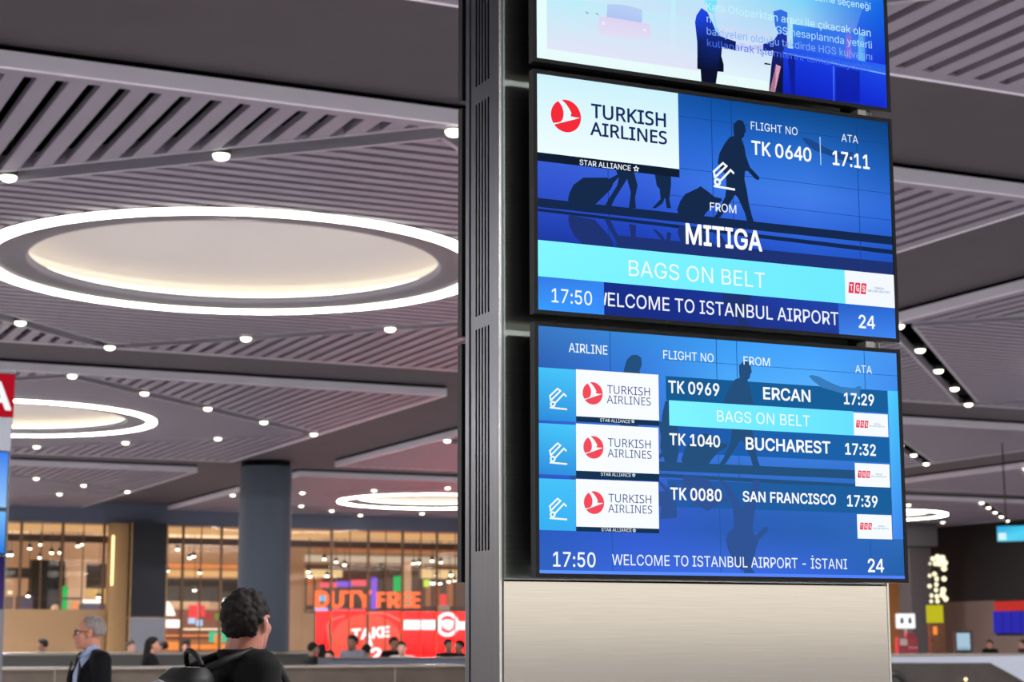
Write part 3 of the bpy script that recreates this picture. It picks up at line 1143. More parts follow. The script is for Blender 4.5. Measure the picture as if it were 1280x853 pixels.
D1.lay('desk_picture', [(B([(672, 140), (830, 166), (1110, 194), (1110, 386), (672, 290)]), [(60, 150, 246), (54, 120, 236), (60, 120, 236), (60, 110, 236), (40, 90, 230)]),
                        (B([(1042, 190), (1075, 80), (1112, 0), (1224, 0), (1222, 390), (1108, 372)]), [(40, 90, 226), (40, 110, 232), (36, 120, 236), (20, 110, 230), (24, 50, 214), (30, 60, 220)]),
                        (B([(655, 100), (668, 110), (668, 290), (655, 285)]), (170, 236, 252)),
                        (B([(985, 200), (1020, 204), (1020, 350), (985, 345)]), (140, 110, 226)),
                        (B([(1060, 196), (1100, 200), (1100, 380), (1060, 370)]), (110, 200, 250))], 1.8)
D1.lay('counter_picture', [(B([(618, 280), (1222, 386), (1226, 642), (612, 560)]), [(24, 60, 224), (30, 76, 236), (20, 44, 210), (16, 34, 190)]),
                           (B([(618, 278), (1222, 384), (1222, 440), (618, 312)]), [(40, 90, 240), (44, 110, 246), (60, 130, 250), (40, 90, 240)]),
                           (B([(618, 308), (1222, 434), (1222, 442), (618, 316)]), (130, 190, 255)),
                           (B([(908, 390), (918, 392), (918, 600), (912, 600)]), (70, 120, 250)),
                           (B([(925, 395), (1068, 420), (1068, 620), (930, 602)]), (14, 26, 150)),
                           (B([(640, 316), (686, 326), (684, 568), (660, 565)]), (16, 26, 130))], 2.4)
for s, l, r, cap, c in (('ödeme seçeneği', (1012, .5), (1088.6, 10.4), 8.4, (200, 246, 255)), ('Katlı Otoparktan aracı ile çıkacak olan', (883.4, 13.6), (1088.8, 44), 9.6, (196, 244, 255)),
                        ('misafirlerimiz HGS hesaplarında yeterli', (884, 28.5), (1090.4, 59.5), 9.4, (176, 224, 255)),
                        ('bakiyeleri olduğu takdirde HGS kulvarını', (884, 43), (1090.6, 75), 9.2, (130, 176, 250)),
                        ('kullanarak işlemlerini tamamlayabilir', (884.4, 57), (1090.6, 89.5), 8.6, (74, 110, 240))):
    D1.text(s, l, r, cap, c, -.004, 5)

# displays on the pillar's far face, seen edge-on at its left side
for k, lab in ((1, 'topmost black display on the far side of the pillar, seen edge-on'), (2, 'middle black display on the far side of the pillar, seen edge-on'), (3, 'lowest black display on the far side of the pillar, seen edge-on')):
    D = Disp(k, lab, flip=True)
    D.screen([[(150, 24, 30), (170, 30, 36)], [(170, 30, 36), (120, 20, 30)]])
for k in (1, 2):
    b = MB()
    z = SORG.z + (2 - k) * SSTEP - .0335
    b.box((SW - .105, .012, z), (SW - .075, .06, z + .021), mat('zinc bracket', (206, 204, 198), .4, .3))
    b.box((SW - .10, .06, z - .03), (SW - .08, .113, z + .05), m_black)
    br = b.build('mount_bracket', pil)
    br.location = (0, 0, 0)

# ================================================================== THE FAR SIDE OF THE HALL
FV = 67.3
m_fascia = mat('blue grey fascia', (86, 94, 112), .6, noise=.05, nscale=1)
m_beige = mat('beige render', (172, 138, 100), .75, noise=.05, nscale=1.2)
m_cream = mat('cream ceiling board', (214, 190, 164), .7)
m_wood = mat('orange timber', (186, 122, 70), .55, noise=.12, nscale=3, stretch=(1, 1, 8))
m_gold = mat('gold brown metal', (178, 142, 94), .5, 0, noise=.08, nscale=4, stretch=(1, 1, 10))
m_brown = mat('dark brown metal', (58, 44, 34), .5)
m_mull = mat('bronze mullion', (112, 84, 60), .45, .3)
m_dkslat = mat('dark slatted board', (30, 26, 25), .6, noise=.3, nscale=14, stretch=(.1, .1, 3))
m_blackw = mat('black board', (14, 15, 18), .6)
m_tan = mat('tan board', (112, 94, 86), .7, noise=.04, nscale=1)
m_colm = mat('blue grey painted column', (70, 80, 93), .55)
m_dsteel = mat('dark mirror steel', (44, 46, 52), .25, .8)
m_glass = bpy.data.materials.new('clear glass')
m_glass.use_nodes = True
_n, _l = m_glass.node_tree.nodes, m_glass.node_tree.links
_n.remove(_n['Principled BSDF'])
_t, _g, _x, _f = (_n.new(q) for q in ('ShaderNodeBsdfTransparent', 'ShaderNodeBsdfGlossy', 'ShaderNodeMixShader', 'ShaderNodeFresnel'))
_g.inputs['Roughness'].default_value = .02
_f.inputs['IOR'].default_value = 1.35
_l.new(_f.outputs[0], _x.inputs[0])
_l.new(_t.outputs[0], _x.inputs[1])
_l.new(_g.outputs[0], _x.inputs[2])
_l.new(_x.outputs[0], _n['Material Output'].inputs['Surface'])


def gbox(b, u0, u1, v0, v1, z0, z1, m):
    b.box((u0, v0, z0), (u1, v1, z1), m, GM)


def pbox(b, x0, y0, x1, y1, v, dep, m, z0=None):
    """box standing at v: its front face spans the given photo pixels"""
    ua, za = on_v(x0, y0, v)
    ub_, zb_ = on_v(x1, y1, v)
    lo, hi = min(za, zb_), max(za, zb_)
    if z0 is not None:
        lo = z0
    gbox(b, min(ua, ub_), max(ua, ub_), v, v + dep, lo, hi, m)


Z_FB = EYE + 4.45          # underside of the fascia
BV = 80.0                  # back wall of the shops
b = MB()
gbox(b, -24, 51.5, FV, FV + .35, Z_FB, Z_SOFF - .002, m_fascia)
struct(b.build('wall_far'), 'blue grey fascia beam over the shop fronts')
b = MB()
gbox(b, -24, 51.5, FV + .36, BV, Z_FB - .02, Z_FB + .1, m_cream)
struct(b.build('ceiling'), 'cream ceiling inside the shops')
b = MB()
gbox(b, -24, 51.5, BV, BV + .2, 0, Z_FB + .1, m_cream)
struct(b.build('wall_back'), 'back wall of the shops')
b = MB()
gbox(b, 51.5, 51.8, 67.2, BV, 0, Z_FB + .1, m_cream)
struct(b.build('wall_shop_right'), 'right end wall of the shops')
b = MB()
gbox(b, -24.3, -24, FV, BV, 0, Z_FB + .1, m_cream)
struct(b.build('wall_shop_left'), 'left end wall of the shops')
b = MB()
gbox(b, 51.5, 51.8, 20, 67.2, EYE + 1.82, Z_SOFF - .002, m_blackw)
struct(b.build('wall_right'), 'black upper wall at the far right')
b = MB()
gbox(b, 51.5, 51.8, 20, 67.2, 0, EYE + 1.82, m_tan)
struct(b.build('wall_right_lower'), 'tan lower wall at the far right')
b = MB()
gbox(b, -24, 15.5, FV, FV + .3, 0, EYE + 1.33, m_beige)
struct(b.build('wall_low'), 'beige wall under the left shop glazing')
# bulkhead with painted glow and dark rail running behind the glass
b = MB()
gbox(b, -24, 51.3, FV + .9, FV + 1.3, Z_FB - .27, Z_FB - .03, glow('bulkhead with painted glow', (232, 180, 122), .9))  # bulkhead glows by itself, in place of lamplight falling on its face
o = b.build('trim_1')
struct(o, 'orange bulkhead with painted glow along the top of the shop glazing')
b = MB()
gbox(b, -24, 51.3, FV + 1.6, FV + 1.75, Z_FB - .62, Z_FB - .36, m_brown)
struct(b.build('trim_2'), 'dark rail behind the shop glazing')
# gold panel and dark mirror column beside the left glazing
b = MB()
gbox(b, 15.55, 16.22, FV - .25, FV + .25, 0, Z_FB, m_gold)
t = struct(b.build('wall_panel'), 'gold brown wall panel left of the dark mirror column')
t['kind'] = 'structure'
b = MB()
gbox(b, 15.60, 15.68, FV - .29, FV - .25, EYE + 2.2, EYE + 4.0, glow('wall washer', (255, 216, 150), 2.5))
tag(b.build('wall_lamp'), 'slim upright lamp glowing on the gold panel of the shop front', 'lamp')
cm = thing('mirror_column', 'dark square column between the two left shop windows', 'column', G(16.9, FV - .1, 0), GA)
b = MB()
b.box((-.64, -.5, 1.32 + EYE - .25), (.64, .5, Z_FB), m_dsteel)
b.build('dark_casing', cm)
b = MB()
b.box((-.64, -.5, 0), (.64, .5, 1.32 + EYE - .28), mat('grey mirror steel', (128, 132, 142), .22, .7))
b.build('lower_casing', cm)
b = MB()
for s in (-.66, .66):
    b.box((s - .02, -.52, 0), (s + .02, -.46, Z_FB), m_gold)
b.build('corner_trim', cm)

# glazing: bays with mullions
def glazing(name, label, u0, u1, zb, majors, minors):
    o = bpy.data.objects.new(name, None)
    COL.objects.link(o)
    struct(o, label)
    b = MB()
    gbox(b, u0, u1, FV + .12, FV + .13, zb, Z_FB, m_glass)
    b.build('pane', o)
    for lst, w in ((majors, .05), (minors, .014)):
        for px in lst:
            u = on_v(px, 700, FV)[0]
            b = MB()
            gbox(b, u - w, u + w, FV + .04, FV + .10, zb, Z_FB, m_mull)
            b.build('mullion', o)
    return o


glazing('window_1', 'shop glazing above the beige wall', -24, 15.5, EYE + 1.33, (-26, 26, 78, 130), (52, 104))
glazing('window_2', 'shop glazing between the dark column and the round column', 17.6, 23.0, 0, (229, 277), (252, 301))
glazing('window_3', 'glazing in front of the duty free shop', 23.05, 51.3, 0, (415, 461, 504, 547, 592), (438, 483, 527, 570))

# round column of the hall
cc = thing('round_column', 'massive round blue grey column standing in the middle of the hall', 'column', G(15.98 + .1, 50.45, 0))
b = MB()
b.lathe([(0.0, 0), (.74, 0), (.74, Z_SOFF - .16)], 48, m_colm)
b.build('shaft', cc, True)
b = MB()
b.lathe([(.74, Z_SOFF - .16), (.70, Z_SOFF - .16), (.70, Z_SOFF - .002), (.0, Z_SOFF - .002)], 48, mat('black collar', (16, 16, 18), .6))
b.build('collar', cc, True)


# ------------------------------------------------------------------ fittings inside the shops
def fit(name, label, cat, rects, v, dep=.4, group=None):
    """a shop fitting: rects = (part name, x0, y0, x1, y1, material, extra v, depth)"""
    xs = [r[1] for r in rects] + [r[3] for r in rects]
    uc_, _ = on_v(sum(xs) / len(xs), 800, v)
    if len(rects) == 1:
        b = MB()
        r = rects[0]
        pbox(b, r[1], r[2], r[3], r[4], v, dep, r[5])
        return tag(b.build(name), label, cat, group)
    t = bpy.data.objects.new(name, None)
    COL.objects.link(t)
    tag(t, label, cat, group)
    for r in rects:
        b = MB()
        pbox(b, r[1], r[2], r[3], r[4], v + (r[6] if len(r) > 6 else 0), r[7] if len(r) > 7 else dep, r[5])
        b.build(r[0], t)
    return t


m_white = glow('lit white sign', (255, 250, 240), 1.6)
m_green = glow('green sign light', (20, 190, 90), .9)
m_redlit = glow('red sign light', (255, 60, 56), 1.0)
m_violet = glow('violet sign light', (150, 96, 240), .9)
m_pink = glow('pink sign light', (255, 96, 110), 1.0)
m_bluel = glow('blue sign light', (70, 120, 220), .8)
m_orange = glow('orange lit shelf', (255, 150, 70), 1.0)
m_teal = glow('teal screen', (40, 210, 160), .9)
m_cremel = glow('cream light box', (255, 232, 190), 1.3)

fit('dark_cabinet', 'tall dark slatted cabinet behind the left shop glazing', 'cabinet', [('carcass', 40, 700, 82, 775, m_dkslat), ('blue_panel', 58, 704, 74, 760, mat('navy panel', (22, 32, 48), .5), -.05, .04)], 76, .6)
fit('slatted_screen', 'low dark slatted screen at the far left of the shop ceiling', 'screen', [('s', -40, 709, 39, 723, m_dkslat)], 75.4, .4)
fit('slatted_screen', 'dark slatted screen right of the pale square post', 'screen', [('s', 108, 705, 137, 736, m_dkslat)], 76, .4)
fit('square_post', 'pale square post inside the left shop', 'post', [('s', 86, 700, 105, 800, m_cream)], 75.2, .6)
fit('slanted_soffit', 'pale yellow sloping board under the dark slatted screen', 'board', [('s', 106, 736, 137, 748, mat('yellow board', (214, 190, 120), .6))], 75.5, .6)
fit('shop_sign', 'green upright light sign behind the left shop glazing', 'sign', [('s', 78, 733, 84, 766, m_green)], 73, .2)
fit('shop_sign', 'white lit bar above the blue counter at the left shop', 'sign', [('bar', 105, 750, 126, 754, m_white), ('blue_counter', 104, 755, 136, 775, mat('blue counter board', (70, 80, 120), .5), .05, .8)], 74, .2)
fit('blue_stand', 'blue grey display stand low behind the far left glazing', 'stand', [('panel', 24, 745, 40, 775, mat('blue grey board', (96, 100, 130), .5)), ('top_light', 33, 742, 37, 747, m_cremel, -.1, .05)], 73, .8)
fit('blue_stand', 'brown grey display stand at the picture\'s left edge by the totem', 'stand', [('panel', 4, 746, 16, 775, mat('brown grey board', (110, 90, 86), .5)), ('top_light', 10, 739, 15, 743, m_cremel, -.1, .05)], 73, .8)
fit('shop_rail', 'thin brown rail across the left shop window', 'rail', [('s', 40, 747, 102, 750, m_brown)], 72.5, .06)
b = MB()
c = on_v(69, 762, 71)
b.lathe([(0, -.8), (.15, -.8), (.17, .05), (.13, .17), (.05, .22), (0, .23)], 20, m_cream, tuple(G(c[0], 71, c[1] - .05)))
tag(b.build('display_figure', None, True), 'pale rounded display figure standing behind the left glazing', 'display figure')
fit('poster_stand', 'slanted orange poster stand next to the green sign', 'poster', [('board', 92, 752, 97, 762, m_orange), ('foot', 93, 762, 96, 775, m_brown, .02, .1)], 72, .06)

# middle bay
fit('timber_beam', 'orange timber beam over the middle shop', 'beam', [('s', 204, 705, 322, 712, m_wood)], 74, .4)
fit('light_trough', 'glowing cream light trough under the timber beam', 'lamp', [('s', 204, 713, 322, 722, glow('trough light', (255, 196, 130), .85))], 74.3, .2)
fit('slatted_screen', 'dark slatted screen in the middle shop under the light trough', 'screen', [('s', 205, 723, 308, 753, m_dkslat)], 75.5, .4)
fit('slanted_soffit', 'pale sloping soffit below the dark screen of the middle shop', 'board', [('s', 203, 752, 262, 760, m_cream)], 75, .5)
fit('shop_counter', 'long brown shop counter lit orange in the middle bay', 'counter', [('body', 203, 800, 320, 830, m_wood), ('lit_shelf', 204, 803, 228, 813, m_orange, -.05, .04), ('lit_shelf', 236, 806, 282, 812, m_orange, -.05, .04), ('lit_shelf', 288, 800, 318, 806, m_cremel, -.05, .04)], 72, .8)
fit('back_shelf', 'brown back wall shelf unit of the middle shop', 'shelf', [('panel', 203, 762, 320, 800, mat('red brown board', (120, 66, 46), .6)), ('shelf', 230, 786, 320, 788, m_cremel, -.12, .1), ('shelf', 206, 794, 262, 796, m_orange, -.12, .1)], 74.4, .3)
b = MB()
c = on_v(208, 765, 71.5)
b.lathe([(.02, .55), (.10, .52), (.24, .30), (.36, .02), (.34, 0), (.0, .02)], 20, glow('white shade', (255, 250, 236), 1.5), tuple(G(c[0], 71.5, c[1] - .15)))
b.tube([G(c[0], 71.5, c[1] + .38), G(c[0], 71.5, Z_FB - .03)], .012, m_brown, 6)
tag(b.build('pendant_lamp', None, True), 'white bell pendant lamp right of the dark square column', 'lamp')
fit('shop_sign', 'wide white lit sign under the bell pendant lamp', 'sign', [('s', 202, 775, 227, 785, m_white)], 71.4, .1)
fit('red_banner', 'red star shaped banner cluster hanging in the middle shop', 'banner', [('red_panel', 237, 757, 246, 774, m_redlit), ('red_panel', 246, 753, 250, 774, m_pink, .05, .1), ('red_panel', 250, 757, 256, 771, m_redlit, .1, .1), ('pale_panel', 236, 773, 244, 780, glow('pale blue sign', (190, 220, 255), 1.0), -.05, .08), ('pale_panel', 246, 775, 253, 783, glow('pale blue sign', (190, 220, 255), 1.0), -.05, .08)], 71.8, .12)
fit('red_banner', 'small dim red banner beside the green foliage sign', 'banner', [('s', 257, 767, 266, 775, glow('dim red', (190, 40, 40), .8))], 72.2, .1)
fit('shop_sign', 'small leafy green sign right of the red banners', 'sign', [('s', 270, 767, 281, 775, glow('leaf green', (120, 160, 50), .8))], 72.1, .1)
b = MB()
c = on_v(281, 757, 71.6)
b.ball((0, 0, 0), (.13, .13, .2), m_white, 14, 10)
b.ball((0, 0, .17), (.09, .09, .11), m_white, 14, 10)
o = b.build('lantern', None, True)
o.location = G(c[0], 71.6, c[1])
tag(o, 'white glowing double lantern left of the man with the backpack', 'lamp')
fit('teal_screen', 'teal screen with an orange patch behind the backpack man', 'screen', [('screen', 262, 790, 286, 803, m_teal), ('orange_patch', 268, 793, 277, 805, m_orange, -.02, .015)], 71.2, .06)
fit('dark_door', 'dark doorway of the middle shop behind the seated heads', 'doorway', [('s', 228, 800, 238, 815, m_blackw)], 71.8, .04)

# duty free bay
fit('timber_beam', 'orange timber beam over the duty free shop', 'beam', [('s', 400, 679, 600, 692, m_wood)], 73, .4)
fit('light_trough', 'cream glowing ceiling strip behind the duty free timber beam', 'lamp', [('s', 383, 694, 600, 706, glow('strip light', (240, 214, 184), .7))], 76, .2)
fit('wall_board', 'violet brown wall board over the duty free letters', 'board', [('s', 384, 706, 600, 768, mat('violet brown board', (84, 62, 58), .6))], 77, .3)
fit('square_post', 'thin pale post by the green light of the duty free shop', 'post', [('s', 507, 702, 514, 760, m_cream)], 74, .25)
fit('square_post', 'brown post in the middle of the duty free shop front', 'post', [('s', 476, 704, 480, 760, m_brown)], 74, .25)
fit('shop_sign', 'green light patch above the letters FREE', 'sign', [('s', 493, 720, 503, 740, m_green)], 75, .1)
fit('shop_shelf', 'lit cream shelf at the left end of the duty free shop', 'shelf', [('lit_top', 383, 712, 428, 722, glow('shelf light', (255, 214, 150), .9)), ('post', 386, 722, 391, 765, m_wood, .05, .2), ('post', 396, 722, 402, 765, m_wood, .05, .2)], 73.5, .2)
fit('shop_shelf', 'lit cream shelf with posts right of the letters FREE', 'shelf', [('lit_top', 527, 712, 600, 724, glow('shelf light', (255, 214, 150), .9)), ('lit_sign', 530, 725, 537, 734, glow('lime sign', (210, 240, 80), 1.0), -.1, .05), ('lit_sign', 538, 727, 548, 732, m_white, -.1, .05), ('post', 534, 734, 538, 766, m_wood, .05, .2), ('post', 545, 734, 549, 766, m_wood, .05, .2), ('post', 561, 728, 566, 766, m_wood, .05, .2)], 73.5, .2)
fit('shop_counter', 'dark counter under the duty free letters', 'counter', [('s', 383, 757, 600, 764, m_brown)], 72.6, .3)


def letters3d(name, s, left, right, cap, v, dep, m, parent=None, bold=.0, shear=0.0, lift=0.0):
    """solid letters: left / right = photo pixels of the baseline's ends"""
    ua, za = on_v(left[0], left[1], v)
    ub_, zb_ = on_v(right[0], right[1], v)
    h = on_v(left[0], left[1] - cap, v)[1] - za
    V, F, x0, x1, (ch, cb) = text_geo(s, bold, shear)
    sx_, sy_ = (ub_ - ua) / (x1 - x0), h / ch
    b = MB()
    k = b.mid(m)
    cnt = {}
    n = len(V)
    for q in V:
        b.v.append(tuple(G(ua + (q[0] - x0) * sx_, v, za + (q[1] - cb) * sy_ + (zb_ - za) * (q[0] - x0) / (x1 - x0))))
    for q in V:
        b.v.append(tuple(G(ua + (q[0] - x0) * sx_, v + dep, za + (q[1] - cb) * sy_ + (zb_ - za) * (q[0] - x0) / (x1 - x0))))
    for p in F:
        b.f.append(tuple(p))
        b.f.append(tuple(i + n for i in reversed(p)))
        b.mi += [k, k]
        for i in range(len(p)):
            a_, c_ = p[i], p[(i + 1) % len(p)]
            e = (min(a_, c_), max(a_, c_))
            cnt.setdefault(e, []).append((a_, c_))
    for e, l in cnt.items():
        if len(l) == 1:
            a_, c_ = l[0]
            b.f.append((c_, a_, a_ + n, c_ + n))
            b.mi.append(k)
    return b.build(name, parent)


m_dfl = glow('duty free letter light', (255, 100, 48), 1.6)
sg = bpy.data.objects.new('shop_sign', None)
COL.objects.link(sg)
tag(sg, 'large orange red lit letters DUTY on the shop front', 'sign')
letters3d('lettering', 'DUTY', (395, 759.5), (465, 759), 20, 70.6, .15, m_dfl, sg, .03)
sg = bpy.data.objects.new('shop_sign', None)
COL.objects.link(sg)
tag(sg, 'large orange red lit letters FREE on the shop front', 'sign')
letters3d('lettering', 'FREE', (472, 759.5), (527, 759.5), 18.5, 70.6, .15, m_dfl, sg, .03)
fit('shop_sign', 'small upright red light right of the letters FREE', 'sign', [('light', 551, 743, 558, 757, m_redlit), ('base', 549, 757, 562, 764, mat('pale base', (200, 190, 180), .5), .0, .2)], 70.7, .1)
fit('shop_sign', 'pink lit strip above the letters DUTY', 'sign', [('strip', 401, 728, 421, 735, m_pink), ('strip', 421, 727, 440, 734, m_violet, .02, .1), ('strip', 440, 725, 458, 733, m_pink, .0, .1)], 71.2, .1)
fit('shop_sign', 'violet upright light strip between the letters DUTY and FREE', 'sign', [('s', 465, 722, 471, 762, m_violet)], 71.3, .1)
fit('shop_sign', 'pale pink strip under the letters DUTY', 'sign', [('strip', 394, 760, 410, 764, glow('pale lilac', (200, 190, 255), 1.0)), ('strip', 412, 761, 457, 764, m_pink, .02, .08)], 70.9, .08)
fit('light_box', 'small pale blue light box inside the letter D', 'light box', [('s', 400, 745, 407, 752, glow('pale cyan', (110, 200, 240), 1.0))], 70.5, .04)

# the red LED wall
LV = 69.4
led = bpy.data.objects.new('led_wall', None)
COL.objects.link(led)
tag(led, 'huge red LED wall with white lettering under the duty free letters', 'screen')
m_led = glow('red LED field', (255, 11, 12), 7.0)
u0, z1 = on_v(396, 765, LV)
u1 = 37.0
b = MB()
b.poly([G(u0, LV, .25), G(u1, LV, .25), G(u1, LV, z1), G(u0, LV, z1)], m_led)
b.build('screen', led)
b = MB()
gbox(b, u0, u1, LV + .005, LV + .25, .25, z1, m_blackw)
b.build('casing', led)
b = MB()
gbox(b, u0 - .1, u1 + .1, LV + .02, LV + .3, 0, .25, m_blackw)
b.build('plinth', led)


def led_poly(name, pts, col, off, st=1.2):
    b = MB()
    m = glow('led ' + name + str(col), col, st)
    b.poly([G(on_v(x, y, LV)[0], LV - off, on_v(x, y, LV)[1]) for x, y in pts], m)
    return b.build(name, led)


def led_band(name, pts, w, col, off, st=1.2):
    b = MB()
    m = glow('led ' + name + str(col), col, st)
    for q in stroke(pts, w):
        b.poly([G(on_v(x, y, LV)[0], LV - off, on_v(x, y, LV)[1]) for x, y in q], m)
    return b.build(name, led)


led_poly('bottle_picture', [(458 + 46 * math.cos(t), 806 + 38 * math.sin(t)) for t in [2 * math.pi * k / 40 for k in range(40)]], (255, 84, 66), .01)
led_band('arc_picture', [(403, 835), (406, 800), (414, 776), (430, 768)], 3.5, (170, 20, 24), .012, 1.0)
led_band('arc_picture', [(419, 830), (412, 806), (409, 784), (412, 776), (430, 770)], 2.4, (255, 110, 96), .014)
led_band('arc_picture', [(462, 766), (484, 768), (500, 776), (510, 786)], 2.4, (255, 120, 104), .014)
for s, l, r, cap in (('TAKE', (439, 800), (487, 796), 12.5), ('&', (460, 808), (466, 808), 8), ('2', (463, 826), (477, 826), 15)):
    letters3d('lettering', s, l, r, cap, LV - .03, .012, glow('led white', (255, 246, 246), 1.6), led, .04)
led_band('white_band', [(509, 781.5), (546, 781.5)], 12, (255, 246, 248), .015, 1.5)
led_band('white_band', [(573, 782.5), (640, 783)], 10, (255, 246, 248), .015, 1.5)
led_band('white_ring', [(559 + 12.2 * math.cos(t), 781 + 13 * math.sin(t)) for t in [2 * math.pi * k / 32 for k in range(33)]], 4.2, (255, 246, 248), .018, 1.5)
led_poly('ring_badge', [(551.5, 777), (556, 774.5), (563, 775), (567.5, 777), (566, 785), (562, 788.5), (556, 787), (553, 784)], (255, 236, 240), .02, 1.4)

# spot lamps hanging inside the shops
m_spot = glow('spot lens', (255, 244, 220), 7.0)
SPOTS = [(9, 693.7), (14, 693.7), (37, 685.7), (51, 680.7), (50, 697), (64.5, 691), (75, 690.7), (97.4, 682.5), (103, 680.5), (35, 745), (123, 747), (222, 686.7), (237, 697.5), (242, 695.5), (206, 705.5), (209, 714),
         (250, 716), (243, 738), (300, 688.7), (405.4, 698.7), (420, 702.5), (430.6, 706), (385.4, 715), (387, 720.5), (409, 720), (517, 704.5), (523.6, 703.7), (540, 701), (551, 703), (563.5, 719), (561, 727), (568.5, 726), (541, 729), (550, 729.5), (546, 719)]
for k, (px, py) in enumerate(SPOTS):
    v = 71.0 + (k % 3) * .5
    if px < 135 and py > 730:
        v = 70.2
    u, z = on_v(px, py, v)
    where = 'left shop' if px < 140 else ('middle shop' if px < 330 else 'duty free shop')
    n_in = [q for q in sorted(SPOTS) if (q[0] < 140) == (px < 140) and (q[0] < 330) == (px < 330)].index((px, py)) + 1
    t = thing('spotlight', 'small hanging spotlight in the %s, number %s from its left end' % (where, ['one', 'two', 'three', 'four', 'five', 'six', 'seven', 'eight', 'nine', 'ten', 'eleven', 'twelve', 'thirteen', 'fourteen', 'fifteen', 'sixteen', 'seventeen', 'eighteen'][n_in - 1]), 'spotlight', G(u, v, z), GA, 'spotlights inside the shops')
    b = MB()
    b.lathe([(.0, .16), (.07, .16), (.085, .0), (.075, .0)], 14, m_can)
    b.tube([(0, 0, .16), (0, 0, Z_FB - .03 - z)], .012, m_can, 6)
    b.build('can', t, True)
    b = MB()
    b.lathe([(.08, .0), (.07, -.03), (.04, -.05), (0, -.055)], 14, m_spot)
    b.build('lens', t, True)

# light of the shops
for u, du, e in ((4, 20, 1.1), (20, 6, .5), (31, 14, .42), (45, 10, .4)):
    la = bpy.data.lights.new('shop_lamp', 'AREA')
    la.shape = 'RECTANGLE'
    la.size, la.size_y = du, 9
    la.energy = SHOP_WATTS * e
    la.color = (1.0, .84, .66)
    lo = bpy.data.objects.new('shop_lamp', la)
    COL.objects.link(lo)
    lo.location = G(u, FV + 7, Z_FB - .9)
    lo.rotation_euler = (math.pi, 0, GA)      # washes the shop ceiling
    lo2 = bpy.data.objects.new('shop_lamp', la)
    COL.objects.link(lo2)
    lo2.location = G(u, FV + 6, Z_FB - .85)
    lo2.rotation_euler = (0, 0, GA)

# ================================================================== BARRIERS AND RIGHT SIDE
m_barsteel = mat('worn brushed steel', (84, 76, 68), .4, .7, noise=.15, nscale=2.5)
m_rim = mat('bright steel rim', (158, 152, 144), .25, .9)
m_grey = mat('green grey panel', (62, 62, 60), .5)
m_bgrey = mat('blue grey panel', (72, 78, 94), .45)
m_navy = mat('navy rubber flap', (24, 34, 66), .6)


def zpx(px, py, v):
    return on_v(px, py, v)[1]


def barrier(name, label, u0, u1, v0, dep, top, m_face, rim=.035, seams=0):
    t = thing(name, label, 'barrier', G((u0 + u1) / 2, v0, 0), GA)
    h = (u1 - u0) / 2
    b = MB()
    b.box((-h, 0, .08), (h, dep, top - rim), m_face)
    b.build('body', t)
    b = MB()
    b.box((-h - .01, -.03, top - rim), (h + .01, dep + .01, top), m_rim)
    b.build('rim', t, bevel=.008)
    b = MB()
    b.box((-h + .05, .05, 0), (h - .05, dep - .05, .08), m_black)
    b.build('plinth', t)
    if seams:
        for k in range(seams):
            b = MB()
            u = -h + (k + .5) * 2 * h / seams
            b.box((u - .006, -.012, .08), (u + .006, .0, top - rim), m_rim)
            b.build('seam', t)
    return t


uL, uR = -6.0, 11.6
barrier('steel_barrier', 'long brushed steel barrier in front along the bottom left of the picture', uL, uR, 26.0, .5, zpx(250, 833, 26.0), m_barsteel, .035, 7)
barrier('steel_barrier', 'far dark barrier with steel rim behind the woman with long hair', -12, on_v(392, 820, 34)[0], 34.0, .7, zpx(150, 815.3, 34.0), m_grey, .06)
t = barrier('steel_barrier', 'blue grey barrier block in front of the crowd by the red wall', on_v(415, 825, 29)[0], 16.0, 29.0, .7, zpx(500, 822, 29.0), m_bgrey, .02)
fl = thing('flap_curtain', 'row of navy flaps in front of the far dark barrier', 'flap row', G(-5, 33.3, 0), GA)
ft = zpx(60, 827.5, 33.3)
random.seed(8)
for k in range(26):
    b = MB()
    b.box((-1.9 + k * .36, random.uniform(-.03, .03), .1), (-1.9 + k * .36 + .33, .06, ft - random.uniform(0, .05)), m_navy)
    b.build('flap', fl, bevel=.01)
b = MB()
b.box((-2.0, .08, 0), (7.6, .2, ft + .02), m_black)
b.build('frame', fl)

# right: white counter and the dark sloping block before it
ct = thing('white_counter', 'long pale blue white counter at the bottom right', 'counter', G(0, 0, 0))
b = MB()
v = 33.0
pbox(b, 1090, 818.8, 1330, 832, v, .8, mat('pale blue white laminate', (206, 214, 232), .35), 0.1)
b.build('body', ct, bevel=.02)
b = MB()
pbox(b, 1090, 818.0, 1330, 819.2, v - .03, .86, m_rim)
b.build('top', ct)
dk = thing('steel_ramp', 'dark steel block with sloping right end before the white counter', 'ramp', G(0, 0, 0))
b = MB()
v = 31.0
pts = [on_v(x, y, v) for x, y in ((1095, 829.5), (1237, 829.5), (1262, 843), (1290, 859))]
out = [(pts[0][0], .05), (pts[-1][0] + 1.5, .05), (pts[-1][0] + 1.5, pts[-1][1] - .55)] + [(p[0], p[1]) for p in reversed(pts)]
M2 = GM @ Matrix(((1, 0, 0, 0), (0, 0, -1, v + .6), (0, 1, 0, 0), (0, 0, 0, 1)))
b.prism(out, 0, .6, mat('dark worn steel', (74, 70, 68), .4, .7, noise=.15, nscale=3), M2)
b.build('body', dk)
b = MB()
b.tube([G(p[0], v - .01, p[1]) for p in pts], .012, m_rim, 6)
b.build('rim', dk)
b = MB()
c = on_v(1215, 850, 30.7)
b.ball(tuple(G(c[0], 30.9, c[1])), .035, glow('marker lamp', (255, 226, 170), 2.5), 12, 8)
b.build('marker_lamp', dk, True)
